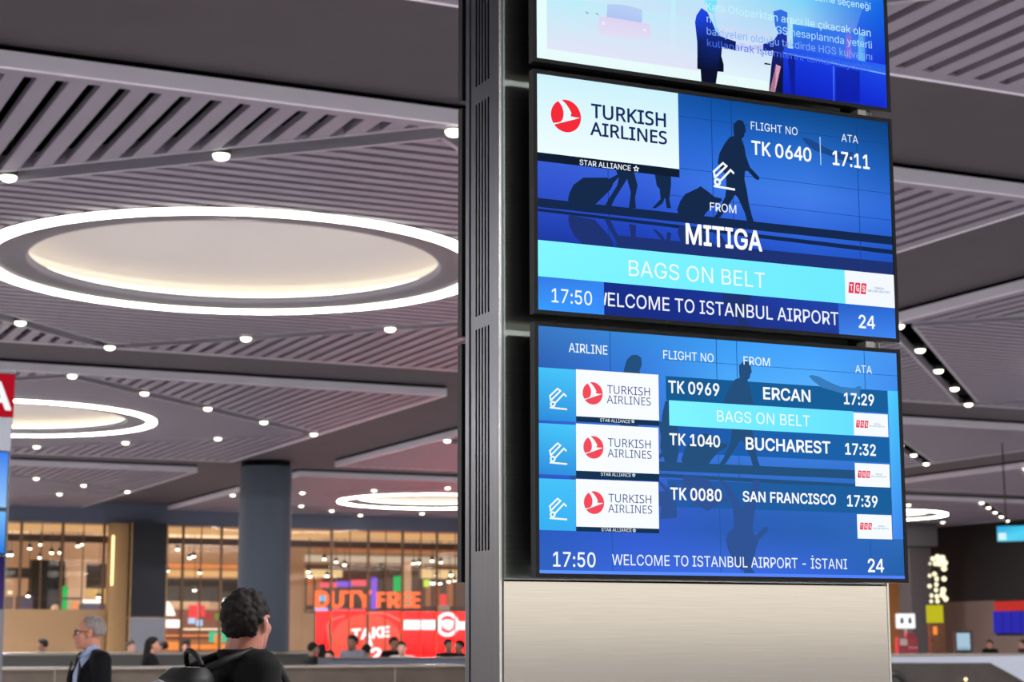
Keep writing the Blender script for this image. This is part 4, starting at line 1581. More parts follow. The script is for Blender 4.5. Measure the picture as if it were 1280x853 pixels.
# dark arch low beside the pillar's foot
b = MB()
c = on_v(1117, 846, 30.0)
b.tube([G(c[0] + .30 * math.cos(a), 30.0, c[1] - .25 + .30 * math.sin(a)) for a in [math.pi * k / 14 for k in range(15)]], .075, m_black, 10)
for s in (-1, 1):
    b.tube([G(c[0] + s * .30, 30.0, 0.0), G(c[0] + s * .30, 30.0, c[1] - .25)], .075, m_black, 10)
tag(b.build('hoop_guard', None, True), 'black hoop guard at the foot of the pillar, bottom right', 'guard')

# orange panel, grey column and capital at the far right
b = MB()
gbox(b, 46, 51.4, FV - .3, FV - .1, 0, Z_FB, m_wood)
struct(b.build('wall_timber'), 'orange timber wall right of the pillar')
t = thing('square_column', 'dark grey square column at the far right with a pale capital', 'column', G(50.3, 62.4, 0), GA)
ua, ub2 = on_v(1137, 700, 62.4)[0], on_v(1164, 700, 62.4)[0]
b = MB()
b.box((ua - 50.3, 0, 0), (ub2 - 50.3, .8, zpx(1150, 683, 62.4)), mat('dark grey paint', (72, 66, 66), .6))
b.build('shaft', t)
b = MB()
b.box((ua - 50.6, -.15, zpx(1150, 683, 62.4)), (ub2 - 50.3 + .25, .95, Z_PANEL - .05), mat('grey capital paint', (84, 82, 84), .6))
b.build('capital', t)

# hanging lamp of glowing globes on a yellow stand
Y_ = 54.0
base = at_dist(1171, 812, Y_)
gl = thing('globe_lamp', 'tall lamp of clustered glowing globes above a yellow sign', 'lamp', (base.x, base.y, 0))
random.seed(3)
GLB = [(1166, 699, 4), (1172, 697, 5), (1178, 698, 5), (1174, 704, 6), (1181, 704, 5), (1180, 711, 5), (1169, 705, 4), (1162, 705, 2.6), (1168, 718, 4), (1162, 720, 3), (1171, 724, 4), (1180, 724, 4.5), (1170, 731, 4), (1162, 733, 3.6), (1179, 738, 5), (1170, 738, 3.6), (1178, 744, 5), (1164, 745, 3.6), (1171, 746, 4), (1182, 749, 4.6), (1172, 752, 3.6), (1164, 752, 3)]
m_globe = glow('globe glass', (255, 246, 204), 1.4)
for (px, py, r) in GLB:
    p = at_dist(px, py, Y_ + random.uniform(-.12, .12))
    b = MB()
    b.ball((p.x - base.x, p.y - base.y, p.z), r * Y_ / FOC * .74, m_globe, 14, 10)
    b.build('globe', gl, True)
b = MB()
zt_ = at_dist(1171, 697, Y_).z
for dx in (-.14, 0, .14):
    b.tube([(dx, 0, .0), (dx, 0, zt_)], .012, m_brown, 6)
b.build('rods', gl)
b = MB()
z0_, z1_ = at_dist(1171, 779, Y_).z, at_dist(1171, 757, Y_).z
b.box((-.24, -.12, z0_), (.20, .12, z1_), glow('yellow sign', (214, 204, 40), .8))
b.build('yellow_sign', gl)
b = MB()
b.box((-.20, -.13, 0.02), (.22, .14, z0_ - .02), mat('dark amber board', (104, 60, 28), .5, noise=.4, nscale=6))
b.build('pedestal', gl)
b = MB()
b.box((-.12, -.16, z0_ - .34), (.0, -.13, z0_ - .1), m_orange)
b.build('orange_light', gl)

# white sign with two dark figures
Y_ = 48.0
p0, p1 = at_dist(1119.5, 767.5, Y_), at_dist(1144, 786, Y_)
ws = thing('white_sign', 'white lit sign with two dark figures beside the pillar', 'sign', ((p0.x + p1.x) / 2, Y_, 0))
hw = (p1.x - p0.x) / 2
b = MB()
b.box((-hw, -.05, p1.z), (hw, .05, p0.z), glow('white restroom sign', (250, 252, 255), 1.1))
b.build('panel', ws, bevel=.03)
for s in (-1, 1):
    b = MB()
    zc = (p0.z + p1.z) / 2
    b.lathe([(0, .035), (.022, .033), (.034, .02), (.034, 0), (.02, -.03)], 12, m_dark, (s * hw * .42, -.062, zc + .05))
    b.box((s * hw * .42 - .036, -.075, zc - .06), (s * hw * .42 + .036, -.052, zc + .04), m_dark)
    b.build('figure_symbol', ws)
b = MB()
b.box((-.03, -.03, 0), (.03, .03, p1.z), m_rim)
b.build('post', ws)
p0, p1 = at_dist(1120.5, 797, Y_ - 2), at_dist(1145.5, 818, Y_ - 2)
rk = thing('red_kiosk', 'red kiosk box with a pale face under the white sign', 'kiosk', ((p0.x + p1.x) / 2, Y_ - 2, 0))
hw = (p1.x - p0.x) / 2
b = MB()
b.box((-hw, -.2, 0), (hw, .2, p0.z), mat('crimson paint', (150, 22, 40), .4))
b.build('body', rk, bevel=.02)
b = MB()
b.box((-hw + .04, -.215, p0.z - .2), (-.02, -.2, p0.z - .03), mat('pale grey panel', (190, 170, 160), .5))
b.build('face_panel', rk)
b = MB()
for k in range(3):
    b.box((.02 + k * .08, -.215, p0.z - .28), (.06 + k * .08, -.2, p0.z - .23), mat('pale pink mark', (230, 150, 160), .5))
b.box((.0, -.1, p0.z), (hw - .02, .1, p0.z + .10), mat('crimson paint', (150, 22, 40), .4))
b.build('marks', rk)
# dark framed tablet kiosk
Y_ = 50.0
p0, p1 = at_dist(1192, 789, Y_), at_dist(1215.5, 814, Y_)
tk = thing('tablet_kiosk', 'dark framed tablet kiosk with a pale lit screen', 'kiosk', ((p0.x + p1.x) / 2, Y_, 0))
hw = (p1.x - p0.x) / 2
b = MB()
b.box((-hw, -.06, p1.z - .05), (hw, .06, p0.z), mat('dark teal plastic', (30, 40, 46), .4))
b.box((-.1, -.05, 0), (.1, .05, p1.z - .04), mat('dark teal plastic', (30, 40, 46), .4))
b.build('frame', tk, bevel=.02)
b = MB()
b.box((-hw + .06, -.07, p1.z + .03), (hw - .07, -.06, p0.z - .06), glow('pale tablet screen', (176, 206, 226), .9))
b.build('screen', tk)
b = MB()
for k in range(5):
    b.box((-hw + .09 + k * .06, -.075, p1.z + .06), (-hw + .12 + k * .06, -.07, p1.z + .09), mat('slate', (70, 90, 110), .5))
b.build('key_row', tk)

# board of blue panels with a red header on the right wall
hb = thing('wall_board', 'board of blue lit panels under a red header on the right wall', 'board', G(51.5, 60, 0), GA)
va, za = on_u(1243, 752.5, 51.4)
vb, zb2 = on_u(1300, 763, 51.4)
b = MB()
b.box((-.12, vb - 60, zb2), (-.02, va - 60, za), glow('red header', (214, 60, 52), .75))
b.build('header', hb)
for x0, x1 in ((1241, 1251.5), (1253, 1262.5), (1264, 1274.5), (1276, 1287), (1289, 1299)):
    v0_, z1_ = on_u(x0, 764.5, 51.4)
    v1_, z0_ = on_u(x1, 792, 51.4)
    b = MB()
    b.box((-.1, v1_ - 60, z0_), (-.02, v0_ - 60, z1_), glow('blue panel light', (52, 50, 190), .8))
    b.build('blue_panel', hb)
b = MB()
b.box((-.018, vb - 60 - .05, zb2 - 1.0), (-.002, va - 60 + .05, za + .05), m_blackw)
b.build('backing', hb)

# hanging cyan display at the right edge
Y_ = 46.0
p0, p1 = at_dist(1245.5, 656.5, Y_), at_dist(1306, 677.5, Y_)
hd = thing('hanging_display', 'cyan lit display hanging from the ceiling at the right edge', 'display', ((p0.x + p1.x) / 2, Y_, p1.z), math.radians(-24))
hw = (p1.x - p0.x) / 2
hh = p0.z - p1.z
b = MB()
b.box((-hw, 0, 0), (hw, .12, hh), m_black)
b.build('casing', hd, bevel=.01)
b = MB()
q = pic('screen picture')
b.poly([(-hw + .02, -.004, .02), (hw - .02, -.004, .02), (hw - .02, -.004, hh - .02), (-hw + .02, -.004, hh - .02)], q, [lin(c) for c in ((100, 214, 246), (60, 190, 232), (70, 210, 240), (40, 160, 220))])
b.build('screen', hd)
b = MB()
b.poly([(-hw + .05, -.008, .06), (-hw + .24, -.008, .06), (-hw + .24, -.008, hh * .55), (-hw + .05, -.008, hh * .55)], q, [lin((214, 248, 255))] * 4)
b.build('pale_tile', hd)
b = MB()
for s in (-.6, .6):
    b.tube([(hw * s, .06, hh), (hw * s, .06, Z_PANEL - p1.z)], .02, m_black, 8)
b.build('hanger', hd)

# ================================================================== SECOND TOTEM AT THE LEFT EDGE
Y_ = 23.0
pe = at_dist(12.5, 600, Y_)
tt = thing('information_totem', 'slim grey totem at the left edge carrying blue screens', 'totem', (pe.x, pe.y, 0), SYAW)
zz = lambda y: at_dist(10, y, Y_).z
b = MB()
b.box((-1.25, .0, 0), (0, .3, zz(467)), m_steel2)
b.build('body', tt, bevel=.01)
b = MB()
b.box((-1.25, -.05, zz(467) - .002), (.01, .31, zz(467) + .03), m_steel2)
b.build('cap', tt)
rs = thing('letter_sign', 'red sign with a white letter A on the left edge totem', 'sign', (pe.x, pe.y, zz(522)), SYAW)
hh = zz(469) - zz(522)
b = MB()
b.box((-1.2, -.05, 0), (.0, -.002, hh), glow('red sign face', (190, 22, 40), .8))
b.build('panel', rs)
v_, f_, x0, x1, (ch, cb) = text_geo('A', .03)
b = MB()
sc = hh * .62 / ch
b.v = [((q[0] - x1) * sc * 1.1 - .03, -.054, hh * .17 + (q[1] - cb) * sc) for q in v_]
b.f = f_
b.mi = [b.mid(glow('white letter', (250, 250, 255), 1.0))] * len(f_)
b.build('lettering', rs)
for (ya, yb, c0, c1, lab) in ((565, 637, (150, 200, 250), (60, 130, 240), 'upper pale blue screen on the left edge totem'), (639, 694, (40, 120, 220), (120, 190, 255), 'middle blue screen on the left edge totem'), (696, 762, (70, 50, 110), (40, 30, 80), 'lowest violet dark screen on the left edge totem')):
    z0_, z1_ = zz(yb), zz(ya)
    s_ = thing('flight_display', lab, 'display', (pe.x, pe.y, z0_), SYAW, 'displays on the left edge totem')
    b = MB()
    b.box((-1.2, -.07, 0), (-.03, -.002, z1_ - z0_), m_bezel)
    b.build('bezel', s_)
    b = MB()
    b.poly([(-1.185, -.073, .015), (-.045, -.073, .015), (-.045, -.073, z1_ - z0_ - .015), (-1.185, -.073, z1_ - z0_ - .015)], pic('screen picture'), [lin(c0), lin(c0), lin(c1), lin(c1)])
    b.build('screen', s_)

# ================================================================== PEOPLE
def cone(b, a, c, ra, rb, n=14, sq=1.0):
    """rounded cone from a to c: a closed limb segment"""
    a, c = Vector(a), Vector(c)
    d = (c - a).normalized()
    ref = Vector((0, 1, 0)) if abs(d.y) < .8 else Vector((1, 0, 0))
    s = d.cross(ref).normalized()
    t = s.cross(d).normalized()
    rings = []
    for k in range(5):
        th = math.pi / 2 * (1 - k / 4)
        rings.append((a - d * ra * math.sin(th), ra * math.cos(th)))
    for k in range(5):
        th = math.pi / 2 * k / 4
        rings.append((c + d * rb * math.sin(th), rb * math.cos(th)))
    base = len(b.v)
    for p, r in rings:
        for j in range(n):
            q = 2 * math.pi * j / n
            b.v.append(tuple(p + s * r * math.cos(q) + t * r * sq * math.sin(q)))
    k_ = b.mid(None)
    for i in range(len(rings) - 1):
        for j in range(n):
            j2 = (j + 1) % n
            b.f.append((base + i * n + j, base + i * n + j2, base + (i + 1) * n + j2, base + (i + 1) * n + j))
            b.mi.append(k_)


def loft(b, rings, n=24):
    """closed body of elliptical rings (cx, cy, z, rx, ry)"""
    base = len(b.v)
    for cx, cy, z, rx, ry in rings:
        for j in range(n):
            q = 2 * math.pi * j / n
            x, y = math.cos(q), math.sin(q)
            e = .8
            b.v.append((cx + rx * math.copysign(abs(x) ** e, x), cy + ry * math.copysign(abs(y) ** e, y), z))
    k_ = b.mid(None)
    for i in range(len(rings) - 1):
        for j in range(n):
            j2 = (j + 1) % n
            b.f.append((base + i * n + j, base + i * n + j2, base + (i + 1) * n + j2, base + (i + 1) * n + j))
            b.mi.append(k_)
    b.f.append(tuple(base + j for j in reversed(range(n))))
    b.f.append(tuple(base + (len(rings) - 1) * n + j for j in range(n)))
    b.mi += [k_, k_]


def skinned(b, name, m, parent, voxel, smooth=2, cut=None, thick=0.0):
    """merge the shapes of b into one continuous surface"""
    me = bpy.data.meshes.new(name)
    me.from_pydata(b.v, [], b.f)
    o = bpy.data.objects.new('tmp', me)
    COL.objects.link(o)
    r = o.modifiers.new('r', 'REMESH')
    r.mode = 'VOXEL'
    r.voxel_size = voxel
    if smooth:
        q = o.modifiers.new('s', 'SMOOTH')
        q.factor = .5
        q.iterations = smooth
    bpy.context.view_layer.update()
    dg = bpy.context.evaluated_depsgraph_get()
    out = bpy.data.meshes.new_from_object(o.evaluated_get(dg))
    bpy.data.objects.remove(o)
    bpy.data.meshes.remove(me)
    out.name = name
    if cut is not None:
        bm = bmesh.new()
        bm.from_mesh(out)
        bmesh.ops.delete(bm, geom=[v for v in bm.verts if cut(v.co)], context='VERTS')
        if thick:
            bmesh.ops.solidify(bm, geom=bm.faces[:], thickness=thick)
        bm.to_mesh(out)
        bm.free()
    out.materials.clear()
    out.materials.append(m)
    out.polygons.foreach_set('use_smooth', [True] * len(out.polygons))
    o = bpy.data.objects.new(name, out)
    COL.objects.link(o)
    o.parent = parent
    return o


def place(b, M, fn):
    """add shapes made by fn to b, moved by M"""
    i0 = len(b.v)
    fn(b)
    for i in range(i0, len(b.v)):
        b.v[i] = tuple(M @ Vector(b.v[i]))


def head_shape(b):
    b.ball((0, .012, .035), (.077, .098, .088), None, 28, 18)
    b.ball((0, -.028, -.035), (.063, .070, .085), None, 24, 16)
    b.ball((0, -.038, -.082), (.050, .052, .036), None, 20, 12)
    b.ball((0, -.080, -.098), (.022, .020, .020), None, 14, 10)
    b.ball((-.026, -.080, .024), (.030, .018, .011), None, 14, 10)
    b.ball((.026, -.080, .024), (.030, .018, .011), None, 14, 10)
    cone(b, (0, -.086, .022), (0, -.116, -.028), .008, .013)
    b.ball((-.013, -.104, -.032), (.010, .013, .009), None, 12, 8)
    b.ball((.013, -.104, -.032), (.010, .013, .009), None, 12, 8)
    b.ball((0, -.094, -.061), (.024, .012, .008), None, 14, 8)
    b.ball((0, -.092, -.073), (.021, .012, .009), None, 14, 8)
    for s in (-1, 1):
        b.ball((s * .040, -.058, -.022), (.027, .028, .030), None, 14, 10)
        b.ball((s * .079, .006, -.004), (.011, .019, .032), None, 14, 12)
        b.ball((s * .086, .014, .008), (.008, .014, .022), None, 12, 10)


def head_shape_small(b):
    head_shape(b)


HANDREST = [(-.030, .072, .010), (-.010, .082, .0095), (.010, .076, .0095), (.028, .060, .0085)]


def hand(b, wrist, d, side):
    """relaxed hand below the wrist: palm, four curled fingers, thumb leaving the side of the palm"""
    w = Vector(wrist)
    d = Vector(d).normalized()
    fw_ = Vector((0, -1, 0))
    across = fw_ - d * fw_.dot(d)
    across.normalize()
    nrm = Vector((-side, 0, 0))
    cone(b, w, w + d * .085, .028, .036, 14, .55)
    for off, ln, r in HANDREST:
        p0 = w + d * .085 - across * off
        p1 = p0 + d * ln * .5 + nrm * .006
        p2 = p1 + (d * .85 + nrm * .5).normalized() * ln * .32
        p3 = p2 + (d * .5 + nrm * .85).normalized() * ln * .26
        for q0, q1, s0, s1 in ((p0, p1, r, r * .93), (p1, p2, r * .93, r * .87), (p2, p3, r * .87, r * .8)):
            cone(b, q0, q1, s0, s1, 8)
    t0 = w + d * .022 + across * .022
    t1 = t0 + (d * .6 + across * .7 + nrm * .25).normalized() * .042
    t2 = t1 + (d * .9 + across * .15 + nrm * .3).normalized() * .036
    cone(b, t0, t1, .013, .011, 8)
    cone(b, t1, t2, .011, .009, 8)


_DK = lambda c: tuple(int(v * .55) for v in c) if max(c) < 50 else c


def person(name, label, pos, heading, height, skin, top, legs, hair, style='short', detail=False, head_turn=0.0, head_up=0.0, top_kind='tee', group=None, shirt=None, glasses=False, female=False, arms='down', stout=1.0):
    """heading: degrees clockwise from looking away from the camera"""
    t = thing(name, label, 'person', pos, math.pi - math.radians(heading), group)
    top, legs = _DK(top), _DK(legs)
    k = height / 1.75
    t.scale = (k, k, k)
    vx = .007 if detail else .013
    sh = .165 if female else .185
    HM = Matrix.Translation((0, .0, 1.555 - (stout - 1) * .09)) @ Matrix.Rotation(math.radians(-head_turn), 4, 'Z') @ Matrix.Rotation(math.radians(-head_up), 4, 'X') @ Matrix.Translation((0, -.02, .075))
    J = {}
    for s in (-1, 1):
        J['sh', s] = (s * sh, .015, 1.43)
        if arms == 'fold':
            J['el', s], J['wr', s] = (s * (sh + .05), -.05, 1.16), (s * .09, -.24, 1.20)
        elif arms == 'lift':
            J['el', s], J['wr', s] = (s * (sh + .04), -.08, 1.16), (s * (sh - .02), -.30, 1.22)
        else:
            J['el', s], J['wr', s] = (s * (sh + .055), .02, 1.14), (s * (sh + .065), -.05, .89)
        J['hip', s], J['kn', s], J['an', s] = (s * .092, 0, .93), (s * .10, -.02, .50), (s * .105, .02, .09)

    # the body: one continuous surface
    b = MB()
    loft(b, [(0, .005, .84, .145, .10), (0, .0, .93, .155, .11), (0, -.005, 1.05, .132, .095), (0, -.005, 1.20, .148, .105), (0, .0, 1.33, .165, .11), (0, .01, 1.42, .15, .085), (0, .015, 1.47, .08, .06)])
    cone(b, (0, .022, 1.44), (0, .0, 1.58), .060 * stout, .054 * stout, 18)
    for s in (-1, 1):
        cone(b, (s * .07, .015, 1.455), J['sh', s], .05, .052)
        cone(b, J['sh', s], J['el', s], .050, .040)
        cone(b, J['el', s], J['wr', s], .040, .027)
        d = Vector(J['wr', s]) - Vector(J['el', s])
        hand(b, J['wr', s], d, s)
        cone(b, J['hip', s], J['kn', s], .082, .056)
        cone(b, J['kn', s], J['an', s], .055, .038)
        cone(b, (J['an', s][0], .03, .05), (J['an', s][0] + s * .015, -.13, .035), .038, .030, 12, .8)
    place(b, HM, head_shape)
    m_skin = mat('skin %s' % (skin,), skin, .5, noise=.05, nscale=30)
    skinned(b, 'body', m_skin, t, vx if detail else .011, 3 if detail else 2)

    # clothes
    m_top = mat('cloth %s' % (top,), top, .85, noise=.10, nscale=20, bump=.15, spec=.2)
    m_leg = mat('cloth %s' % (legs,), legs, .8, noise=.10, nscale=20)
    g = .022 if top_kind != 'tee' else .016
    b = MB()
    hem = .80 if top_kind == 'jacket' else .90
    loft(b, [(0, .005, hem, .165 + g, .118 + g), (0, .0, .95, .158 + g, .112 + g), (0, -.005, 1.07, .140 + g, .102 + g), (0, -.005, 1.20, .156 + g, .112 + g), (0, .0, 1.33, .174 + g, .116 + g), (0, .012, 1.42, .155 + g, .090 + g), (0, .02, 1.475, (.088 + g * .6) * (1 + (stout - 1) * .3), .066 + g * .6), (0, .018, 1.50, .070 * stout, .064 * stout)])
    for s in (-1, 1):
        cone(b, (s * .075, .018, 1.452), J['sh', s], .052 + g * .7, .058 + g)
        cone(b, J['sh', s], J['el', s], .056 + g, .044 + g)
        e, w = Vector(J['el', s]), Vector(J['wr', s])
        if top_kind == 'tee' and not detail:
            cone(b, e, e.lerp(w, .9), .042 + g, .032 + g)
        else:
            cone(b, e, e.lerp(w, .95), .044 + g, .034 + g)
    if top_kind == 'jacket':
        cut = lambda c: c.y < -.03 and abs(c.x) < .075 + max(0, (c.z - 1.05)) * .08 and c.z > .98 and c.z < 1.60
        skinned(b, 'jacket', m_top, t, .011, 3, cut, .006)
        # lapels and collar
        b = MB()
        for s in (-1, 1):
            P = [(s * .095, -.115, 1.43), (s * .150, -.118, 1.36), (s * .135, -.134, 1.29), (s * .090, -.136, 1.06), (s * .075, -.138, 1.06)]
            Q = [(x, y - .008, z) for x, y, z in P]
            n_ = len(P)
            i0 = len(b.v)
            b.v += P + Q
            kk = b.mid(m_top)
            b.f += [tuple(i0 + i for i in range(n_)), tuple(i0 + n_ + i for i in reversed(range(n_)))] + [(i0 + i, i0 + (i + 1) % n_, i0 + n_ + (i + 1) % n_, i0 + n_ + i) for i in range(n_)]
            b.mi += [kk] * (n_ + 2)
        b.build('lapel', t)
    else:
        skinned(b, 'jacket' if top_kind == 'coat' else 'shirt', m_top, t, .011 if detail else .014, 3)
    if top_kind == 'tee' and detail:
        b = MB()
        q = stout
        b.lathe([(.074 * q, -.020), (.080 * q, -.004), (.075 * q, .010), (.066 * q, .008), (.062 * q, -.016), (.074 * q, -.020)], 28, m_top, (0, .016, 1.497))
        b.build('neckband', t, True)
    if shirt:
        m_sh = mat('cloth %s' % (shirt,), shirt, .75, noise=.04, nscale=30)
        b = MB()
        loft(b, [(0, .0, .95, .150, .116), (0, -.005, 1.07, .134, .106), (0, -.005, 1.20, .150, .118), (0, .0, 1.33, .166, .122), (0, .01, 1.42, .150, .096), (0, .015, 1.48, .080, .068), (0, .012, 1.51, .066, .062)])
        skinned(b, 'shirt', m_sh, t, .011, 3)
        b = MB()
        for s in (-1, 1):
            P = [(0, -.052, 1.495), (s * .030, -.085, 1.452), (s * .062, -.062, 1.470), (s * .068, .0, 1.508), (s * .060, .045, 1.525), (s * .058, .0, 1.548), (s * .04, -.04, 1.532)]
            i0 = len(b.v)
            Q = [(x * 1.08, y * 1.08 - .002, z) for x, y, z in P]
            n_ = len(P)
            b.v += P + Q
            kk = b.mid(m_sh)
            b.f += [tuple(i0 + i for i in range(n_)), tuple(i0 + n_ + i for i in reversed(range(n_)))] + [(i0 + i, i0 + (i + 1) % n_, i0 + n_ + (i + 1) % n_, i0 + n_ + i) for i in range(n_)]
            b.mi += [kk] * (n_ + 2)
        b.build('collar', t)
    b = MB()
    loft(b, [(0, .005, .83, .158, .118), (0, .005, .93, .166, .120), (0, .0, 1.03, .148, .106)])
    for s in (-1, 1):
        cone(b, J['hip', s], J['kn', s], .094, .068)
        cone(b, J['kn', s], (J['an', s][0], J['an', s][1], .10), .067, .058)
    skinned(b, 'trousers', m_leg, t, .013, 2)
    m_shoe = mat('black shoe leather', (22, 20, 20), .4)
    for s in (-1, 1):
        b = MB()
        x = J['an', s][0]
        cone(b, (x, .035, .052), (x + s * .015, -.15, .045), .050, .044, 12, .9)
        cone(b, (x, .03, .05), (x, .025, .12), .048, .050, 12)
        skinned(b, 'shoe', m_shoe, t, .012, 1)

    # hair
    m_hair = mat('hair %s' % (hair,), hair, .75, noise=.25, nscale=60, bump=.3, spec=.25)
    b = MB()
    rnd = random.Random(len(label))
    nn = 620 if detail else 150
    for i in range(nn):
        y = 1 - 2 * (i + .5) / nn
        rr = math.sqrt(1 - y * y)
        ph = i * 2.39996
        d = Vector((rr * math.cos(ph), rr * math.sin(ph), y))       # z up
        keep = d.z > -.25 if d.y > .25 else d.z > .02
        if d.y < -.35:
            keep = d.z > .55
        if style == 'receding':
            if d.y < -.05:
                keep = (d.z > .10 and d.z < .50 and d.y > -.32) or (d.z > .62 and d.y > -.50)
            elif d.z > .80:
                keep = rnd.random() < .6
        if style == 'thin' and d.y < -.10:
            keep = d.z > .80 or (d.y > -.22 and d.z > .1)
        if d.y > .3 and d.z > (-.86 if style == 'thin' else -.62) and style != 'receding':
            keep = True
        if d.y > .3 and d.z > -.5 and style == 'receding':
            keep = True
        if abs(d.x) > .72 and d.y < .25 and d.z < .0:
            keep = False
        if not keep:
            continue
        if style == 'thin':
            r, off = rnd.uniform(.009, .016), .001 + rnd.uniform(0, .016)
        elif style == 'receding':
            r, off = .011, .000 if d.z > .7 else .004
        else:
            r, off = (.016, .004) if detail else (.026, .0)
        if detail and nn > 200:
            r *= 1.0
        c = Vector((d.x * (.077 + off), .012 + d.y * (.098 + off), .035 + d.z * (.088 + off)))
        b.ball(tuple(HM @ c), r if detail else max(r, .022), None, 8, 6)
    if style == 'long':
        for s in (-1, 0, 1):
            cone(b, tuple(HM @ Vector((s * .055, .06, .0))), (s * .085, .085, 1.36), .045, .05)
        cone(b, tuple(HM @ Vector((0, .08, .02))), (0, .105, 1.30), .06, .055)
    skinned(b, 'hair', m_hair, t, .0055 if detail else .012, 0 if style == 'thin' else 2)

    # eyes and brows
    if detail:
        for s in (-1, 1):
            b = MB()
            b.ball(tuple(HM @ Vector((s * .031, -.079, .004))), .0125, mat('eye white', (214, 208, 200), .2), 14, 10)
            b.ball(tuple(HM @ Vector((s * .031, -.0875, .004))), .0055, mat('iris', (36, 26, 20), .2), 10, 8)
            b.build('eye', t, True)
            b = MB()
            b.tube([tuple(HM @ Vector(p)) for p in ((s * .014, -.098, .026), (s * .032, -.096, .032), (s * .050, -.084, .027))], .0045, m_hair, 6)
            b.build('eyebrow', t)
    if glasses:
        m_gl = mat('dark glasses frame', (26, 22, 22), .3)
        b = MB()
        for s in (-1, 1):
            b.tube([tuple(HM @ Vector((s * .033 + .025 * math.cos(a), -.106 + abs(.025 * math.cos(a)) * .12, .004 + .019 * math.sin(a)))) for a in [2 * math.pi * q / 20 for q in range(20)]], .0028, m_gl, 6, True)
            b.tube([tuple(HM @ Vector(p)) for p in ((s * .058, -.102, .012), (s * .078, -.05, .014), (s * .088, .0, .012), (s * .086, .025, -.004))], .0028, m_gl, 6)
        b.tube([tuple(HM @ Vector(p)) for p in ((-.009, -.110, .008), (0, -.114, .011), (.009, -.110, .008))], .0028, m_gl, 6)
        b.build('glasses', t)
    return t, HM


def stand(px, y):
    """floor point under a photo column at distance y"""
    p = at_dist(px, 800, y)
    return (p.x, p.y, 0)


person('person', 'man with curly dark hair in a black top wearing a backpack, seen from behind', stand(308, 7.85), 56, 1.845, (150, 96, 78), (15, 15, 17), (24, 25, 30), (15, 9, 8), 'thin', True, -33, 6, 'tee', stout=1.3)
person('person', 'grey haired man with glasses in a dark jacket and pale blue shirt', stand(115, 14.6), -120, 1.83, (188, 128, 106), (16, 18, 26), (28, 30, 36), (132, 124, 122), 'receding', True, 24, 1, 'jacket', None, (150, 168, 200), True)

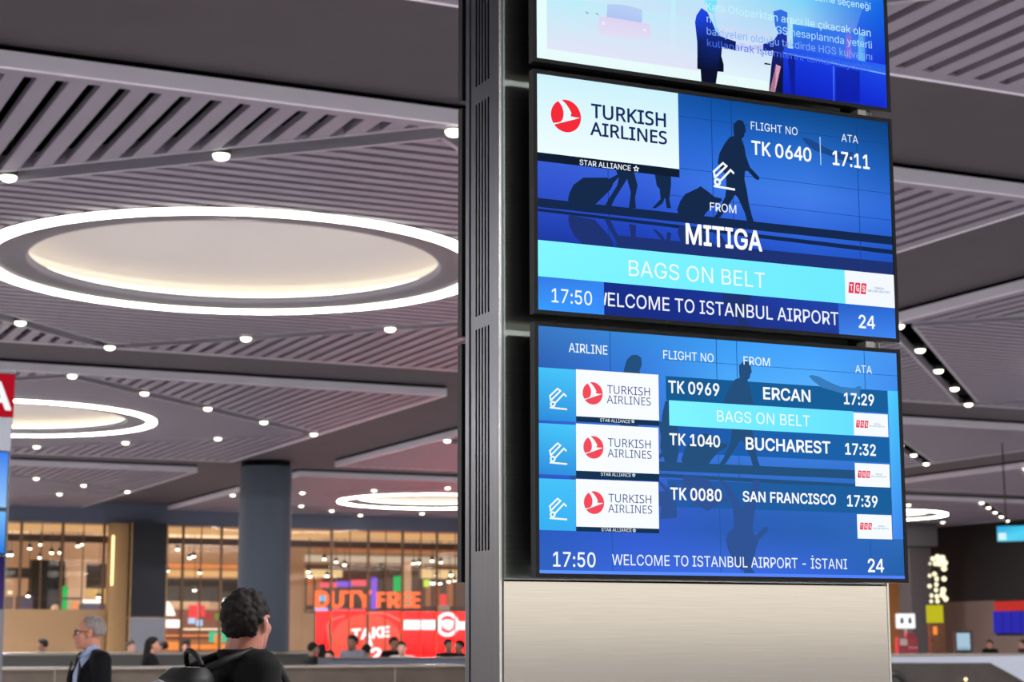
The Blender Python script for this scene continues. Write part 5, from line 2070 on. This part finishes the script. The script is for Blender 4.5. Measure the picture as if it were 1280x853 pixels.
SMALL = [  # px, distance, heading, height, skin, top, legs, hair, style, label
    (54, 40, -90, 1.76, (170, 120, 96), (20, 20, 24), (24, 24, 28), (30, 24, 22), 'short', 'person in black leaning behind the far barrier at the left', {}),
    (163, 41, 120, 1.72, (196, 150, 126), (190, 170, 160), (50, 50, 56), (50, 36, 30), 'short', 'person in a pale top behind the far barrier, right of the man with glasses', {}),
    (190, 30, 80, 1.74, (176, 124, 104), (18, 18, 22), (26, 26, 30), (16, 12, 12), 'long', 'woman with long dark hair in black, standing between the barriers', {'female': True, 'arms': 'lift'}),
    (205, 41, -60, 1.70, (180, 126, 104), (40, 26, 26), (30, 30, 34), (34, 24, 20), 'short', 'person in dark brown behind the woman with long hair', {}),
    (232, 42, 170, 1.70, (170, 116, 96), (24, 22, 24), (30, 30, 34), (26, 20, 18), 'short', 'person in black below the red banners of the middle shop', {}),
    (391, 33, 60, 1.66, (150, 110, 92), (44, 48, 46), (30, 30, 34), (28, 24, 22), 'short', 'person in dark grey green just right of the round column', {}),
    (402, 36, -30, 1.64, (176, 130, 110), (24, 24, 26), (30, 30, 34), (22, 18, 18), 'long', 'person with long hair in black beside the left end of the red wall', {'female': True}),
    (412, 31.5, 200, 1.52, (180, 136, 116), (150, 146, 140), (40, 40, 46), (30, 24, 22), 'short', 'shorter person in a pale grey top at the left end of the grey block', {}),
    (441, 31, -150, 1.78, (120, 82, 66), (112, 112, 122), (40, 40, 46), (18, 16, 16), 'short', 'man in a grey shirt before the red wall, under the word TAKE', {}),
    (458, 33, 20, 1.62, (150, 104, 84), (34, 26, 30), (30, 30, 34), (20, 16, 16), 'short', 'person in black right behind the man in the grey shirt', {}),
    (492, 34, 150, 1.76, (150, 104, 84), (26, 24, 28), (30, 30, 34), (16, 12, 12), 'short', 'person in black half hidden by the boy in white', {}),
    (503, 30.5, -170, 1.67, (206, 158, 136), (206, 200, 196), (60, 60, 70), (22, 18, 18), 'short', 'boy in a white top looking over the grey block', {}),
    (560, 32, 140, 1.72, (150, 104, 84), (18, 18, 24), (26, 26, 30), (14, 12, 12), 'short', 'person in black below the white ring, left of two', {}),
    (575, 33, -120, 1.70, (150, 104, 84), (20, 20, 28), (26, 26, 30), (14, 12, 12), 'short', 'person in dark blue beside the pillar under the white ring', {}),
    (1237, 44, -140, 1.72, (190, 136, 112), (40, 34, 40), (40, 40, 46), (30, 22, 20), 'short', 'person in dark clothes behind the white counter at the right', {}),
    (1278, 44, -100, 1.72, (190, 140, 118), (60, 40, 44), (40, 40, 46), (30, 22, 20), 'short', 'person cut by the right edge behind the white counter', {}),
]
for (px, y, hd_, ht, sk, tp, lg, hr, st, lab, kw) in SMALL:
    person('person', lab, tuple(G(on_v(px, 800, y)[0], y, 0)), hd_, ht, sk, tp, lg, hr, st, False, 0, 0, 'coat', None, **kw)

# the backpack on the near man's back
bp = thing('backpack', 'black backpack worn by the curly haired man in front', 'backpack', stand(308, 7.85), math.pi - math.radians(56))
bp.scale = (1.845 / 1.75,) * 3
m_bp = mat('black nylon', (11, 11, 13), .6, spec=.3, noise=.15, nscale=40, bump=.2)
b = MB()
loft(b, [(0, .26, .97, .145, .080), (0, .275, 1.00, .165, .105), (0, .285, 1.14, .175, .125), (0, .275, 1.30, .17, .115), (0, .255, 1.40, .145, .09), (0, .24, 1.44, .11, .055)])
skinned(b, 'bag', m_bp, bp, .012, 3)
b = MB()
loft(b, [(0, .39, 1.02, .11, .03), (0, .40, 1.06, .125, .045), (0, .40, 1.18, .125, .045), (0, .385, 1.24, .10, .03)])
skinned(b, 'front_pocket', m_bp, bp, .010, 2)
b = MB()
b.tube([(.070 * math.cos(a), .215 + .03 * math.sin(a), 1.435 + .068 * math.sin(a)) for a in [math.pi * k / 12 for k in range(13)]], .011, m_bp, 8)
b.build('top_handle', bp, True)
for s in (-1, 1):
    b = MB()
    b.tube([(s * .085, .21, 1.43), (s * .095, .13, 1.465), (s * .105, .03, 1.50), (s * .115, -.09, 1.44), (s * .125, -.145, 1.33), (s * .150, -.13, 1.18), (s * .17, .02, 1.04), (s * .13, .19, .98)], .017, m_bp, 8)
    b.build('shoulder_strap', bp, True)
b = MB()
b.tube([(-.14, .36, 1.32), (-.09, .37, 1.375), (0, .372, 1.39), (.09, .37, 1.375), (.14, .36, 1.32)], .005, mat('zip metal', (150, 150, 156), .3, .8), 6)
b.build('zip', bp)
